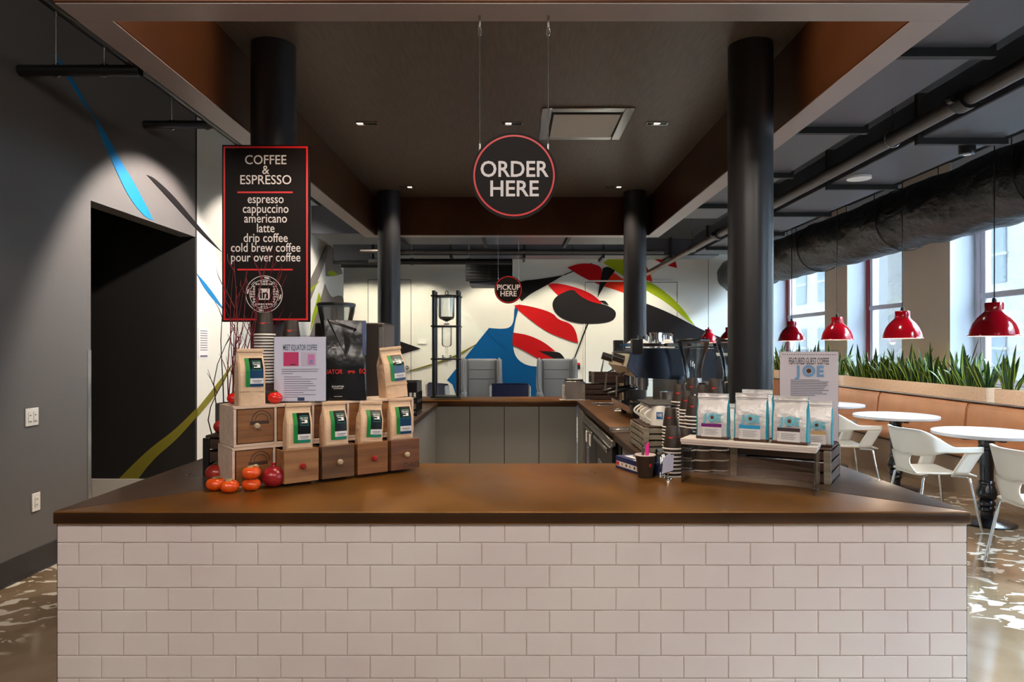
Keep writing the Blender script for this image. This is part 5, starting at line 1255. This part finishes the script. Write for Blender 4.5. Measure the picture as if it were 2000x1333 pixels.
# tables
def table(label, x, y):
    t = thing('cafe_table', label, 'table', (x, y, 0), 0, 'white cafe tables along the banquette')
    b = MB(); b.lathe([(0, .735), (.395, .735), (.402, .739), (.403, .762), (.399, .765), (0, .765)], n=64); b.build('tabletop', m_table, t)
    b = MB(); b.lathe([(.0, .70), (.06, .70), (.06, .665), (.055, .655), (.062, .64), (.062, .62), (.052, .61), (.050, .36), (.058, .35), (.062, .335), (.056, .325), (.075, .27), (.078, .24), (.07, .215), (.052, .195), (.066, .175), (.066, .155), (.05, .145), (.06, .13), (.06, .11), (.048, .1), (.045, .035), (0, .035)], n=28)
    b.bx(-.2, .2, -.025, .025, .70, .735); b.bx(-.025, .025, -.2, .2, .70, .735); b.build('pedestal', m_iron, t)
    b = MB(); b.lathe([(0, 0), (.21, 0), (.215, .008), (.19, .018), (.09, .03), (.05, .045), (0, .045)], n=40); b.build('base', m_iron, t)
table('round white table nearest the camera by the banquette', 3.97, 5.71); table('round white table second along the banquette', 4.0, 7.12); table('round white table third along, half hidden by the guest coffee sign', 3.97, 8.54)
# moulded chairs
def shell_chair(label, x, y, rz):
    t = thing('shell_chair', label, 'chair', (x, y, 0), rz, 'white moulded shell chairs')
    # local: faces +X; arms at y = +-.25
    b = MB()
    def seat(u, v):
        xx = -.21 + .44 * u; q = (v - .5) * 2; hw = .215 - .03 * (1 - u) + .012 * math.sin(math.pi * u)
        z = .452 - .018 * math.sin(math.pi * u) * (1 - q * q) + .012 * q * q - .03 * max(0, u - .85) / .15 * .8 - .012 * max(0, .12 - u) / .12
        return Vector((xx, hw * q, z))
    b.surf(seat, 14, 12); b.build('seat', m_shell, t, solid=.012, angle=60)
    def path(s):
        # s in -1..1 round the U; returns plan point
        a = abs(s); sg = 1 if s >= 0 else -1
        if a < .34: 
            th = a / .34 * math.pi / 2; return Vector((-.20 - .06 * math.cos(th), sg * .255 * math.sin(th) ** .8 * 1.0, 0)) if False else Vector((-.13 - .13 * math.cos(th), sg * (.12 * a / .34 + .135 * math.sin(th)), 0))
        u = (a - .34) / .66; return Vector((-.13 + .38 * u, sg * (.255 + .012 * math.sin(math.pi * u)), 0))
    def sm(a, b_, x_): q = min(1, max(0, (x_ - a) / (b_ - a))); return q * q * (3 - 2 * q)
    def band(u, v):
        s = -1 + 2 * u; a = abs(s); p = path(s); dn = sm(.2, .62, a)
        top = .815 - .135 * dn; bot = .60 + .035 * sm(.15, .5, a)
        lean = (.815 - 0) * 0 ; z = bot + (top - bot) * v; p.x -= .05 * (z - .62) / .2 * (1 - dn); return Vector((p.x, p.y, z))
    b.bm if False else None
    b = MB(); b.surf(band, 48, 6); b.build('backrest', m_shell, t, solid=.014, angle=60)
    b = MB(); b.surf(lambda u, v: Vector((-.205 - .045 * v - .02 * math.sin(math.pi * v), (u - .5) * (.26 - .06 * math.sin(math.pi * v)), .452 + .16 * v)), 6, 6); b.build('back_support', m_shell, t, solid=.014, angle=60)
    for s in (-1, 1):
        b = MB(); b.surf(lambda u, v: Vector((.02 + .13 * u + (.10 + .0 * u) * v ** 1.0, s * (.215 + .04 * v), .452 + .195 * v)), 4, 6); b.build('arm_support', m_shell, t, solid=.014, angle=60)
    for sx, sy in ((1, 1), (1, -1), (-1, 1), (-1, -1)):
        b = MB(); b.tube([(sx * .10, sy * .10, .425), (sx * .17, sy * .17, .428), (sx * .19, sy * .19, .42), (sx * .265, sy * .225, .0)], .0105, 10); b.build('leg', m_chrome, t)
shell_chair('white shell chair with chrome legs between the counter corner and the nearest table', 3.47, 5.65, R(2)); shell_chair('white shell chair behind the dark crate, at the second table', 3.49, 7.15, R(0)); shell_chair('white shell chair cut by the right edge of the picture', 3.50, 4.45, R(-4))
# pendant lamps
LY = [5.52, 6.82, 8.19, 9.52, 10.85, 12.25, 13.55]
names = ['nearest', 'second', 'third', 'fourth', 'fifth', 'sixth', 'farthest']
def pendant(label, y):
    t = thing('pendant_lamp', label, 'lamp', (3.9, y, 1.56), 0, 'red pendant lamps over the tables')
    b = MB(); b.lathe([(.187, 0), (.187, .006), (.176, .012), (.17, .05), (.152, .10), (.12, .15), (.085, .185), (.072, .198), (.073, .205), (.068, .21), (.068, .265), (.064, .272), (.02, .278), (0, .278)], n=48); b.build('shade', m_gloss_red, t)
    b = MB(); b.lathe([(.185, 0.001), (.174, .012), (.166, .05), (.148, .098), (.116, .146), (.08, .18), (0, .19)], n=40); b.build('shade_lining', m_lampin, t)
    b = MB(); b.sph((0, 0, .09), .038); b.build('bulb', m_bulb, t)
    b = MB(); b.lathe([(0, .276), (.016, .276), (.018, .29), (.012, .31), (0, .315)], n=16); b.build('cord_grip', m_blackp, t)
    b = MB(); b.cyl((0, 0, .31), (0, 0, ZC - 1.56), .0045, n=8); b.build('cord', m_blackp, t)
    b = MB(); b.lathe([(0, ZC - 1.56 - .03), (.05, ZC - 1.56 - .025), (.055, ZC - 1.56), (0, ZC - 1.56)], n=20); b.build('ceiling_rose', m_blackp, t)
    lamp('pendant_light', 'POINT', (3.9, y, 1.575), 12, WARM, .04)
    return t
for n_, y in zip(names, LY): pendant('glossy red pendant lamp hanging over the window tables, %s of the row' % n_, y)
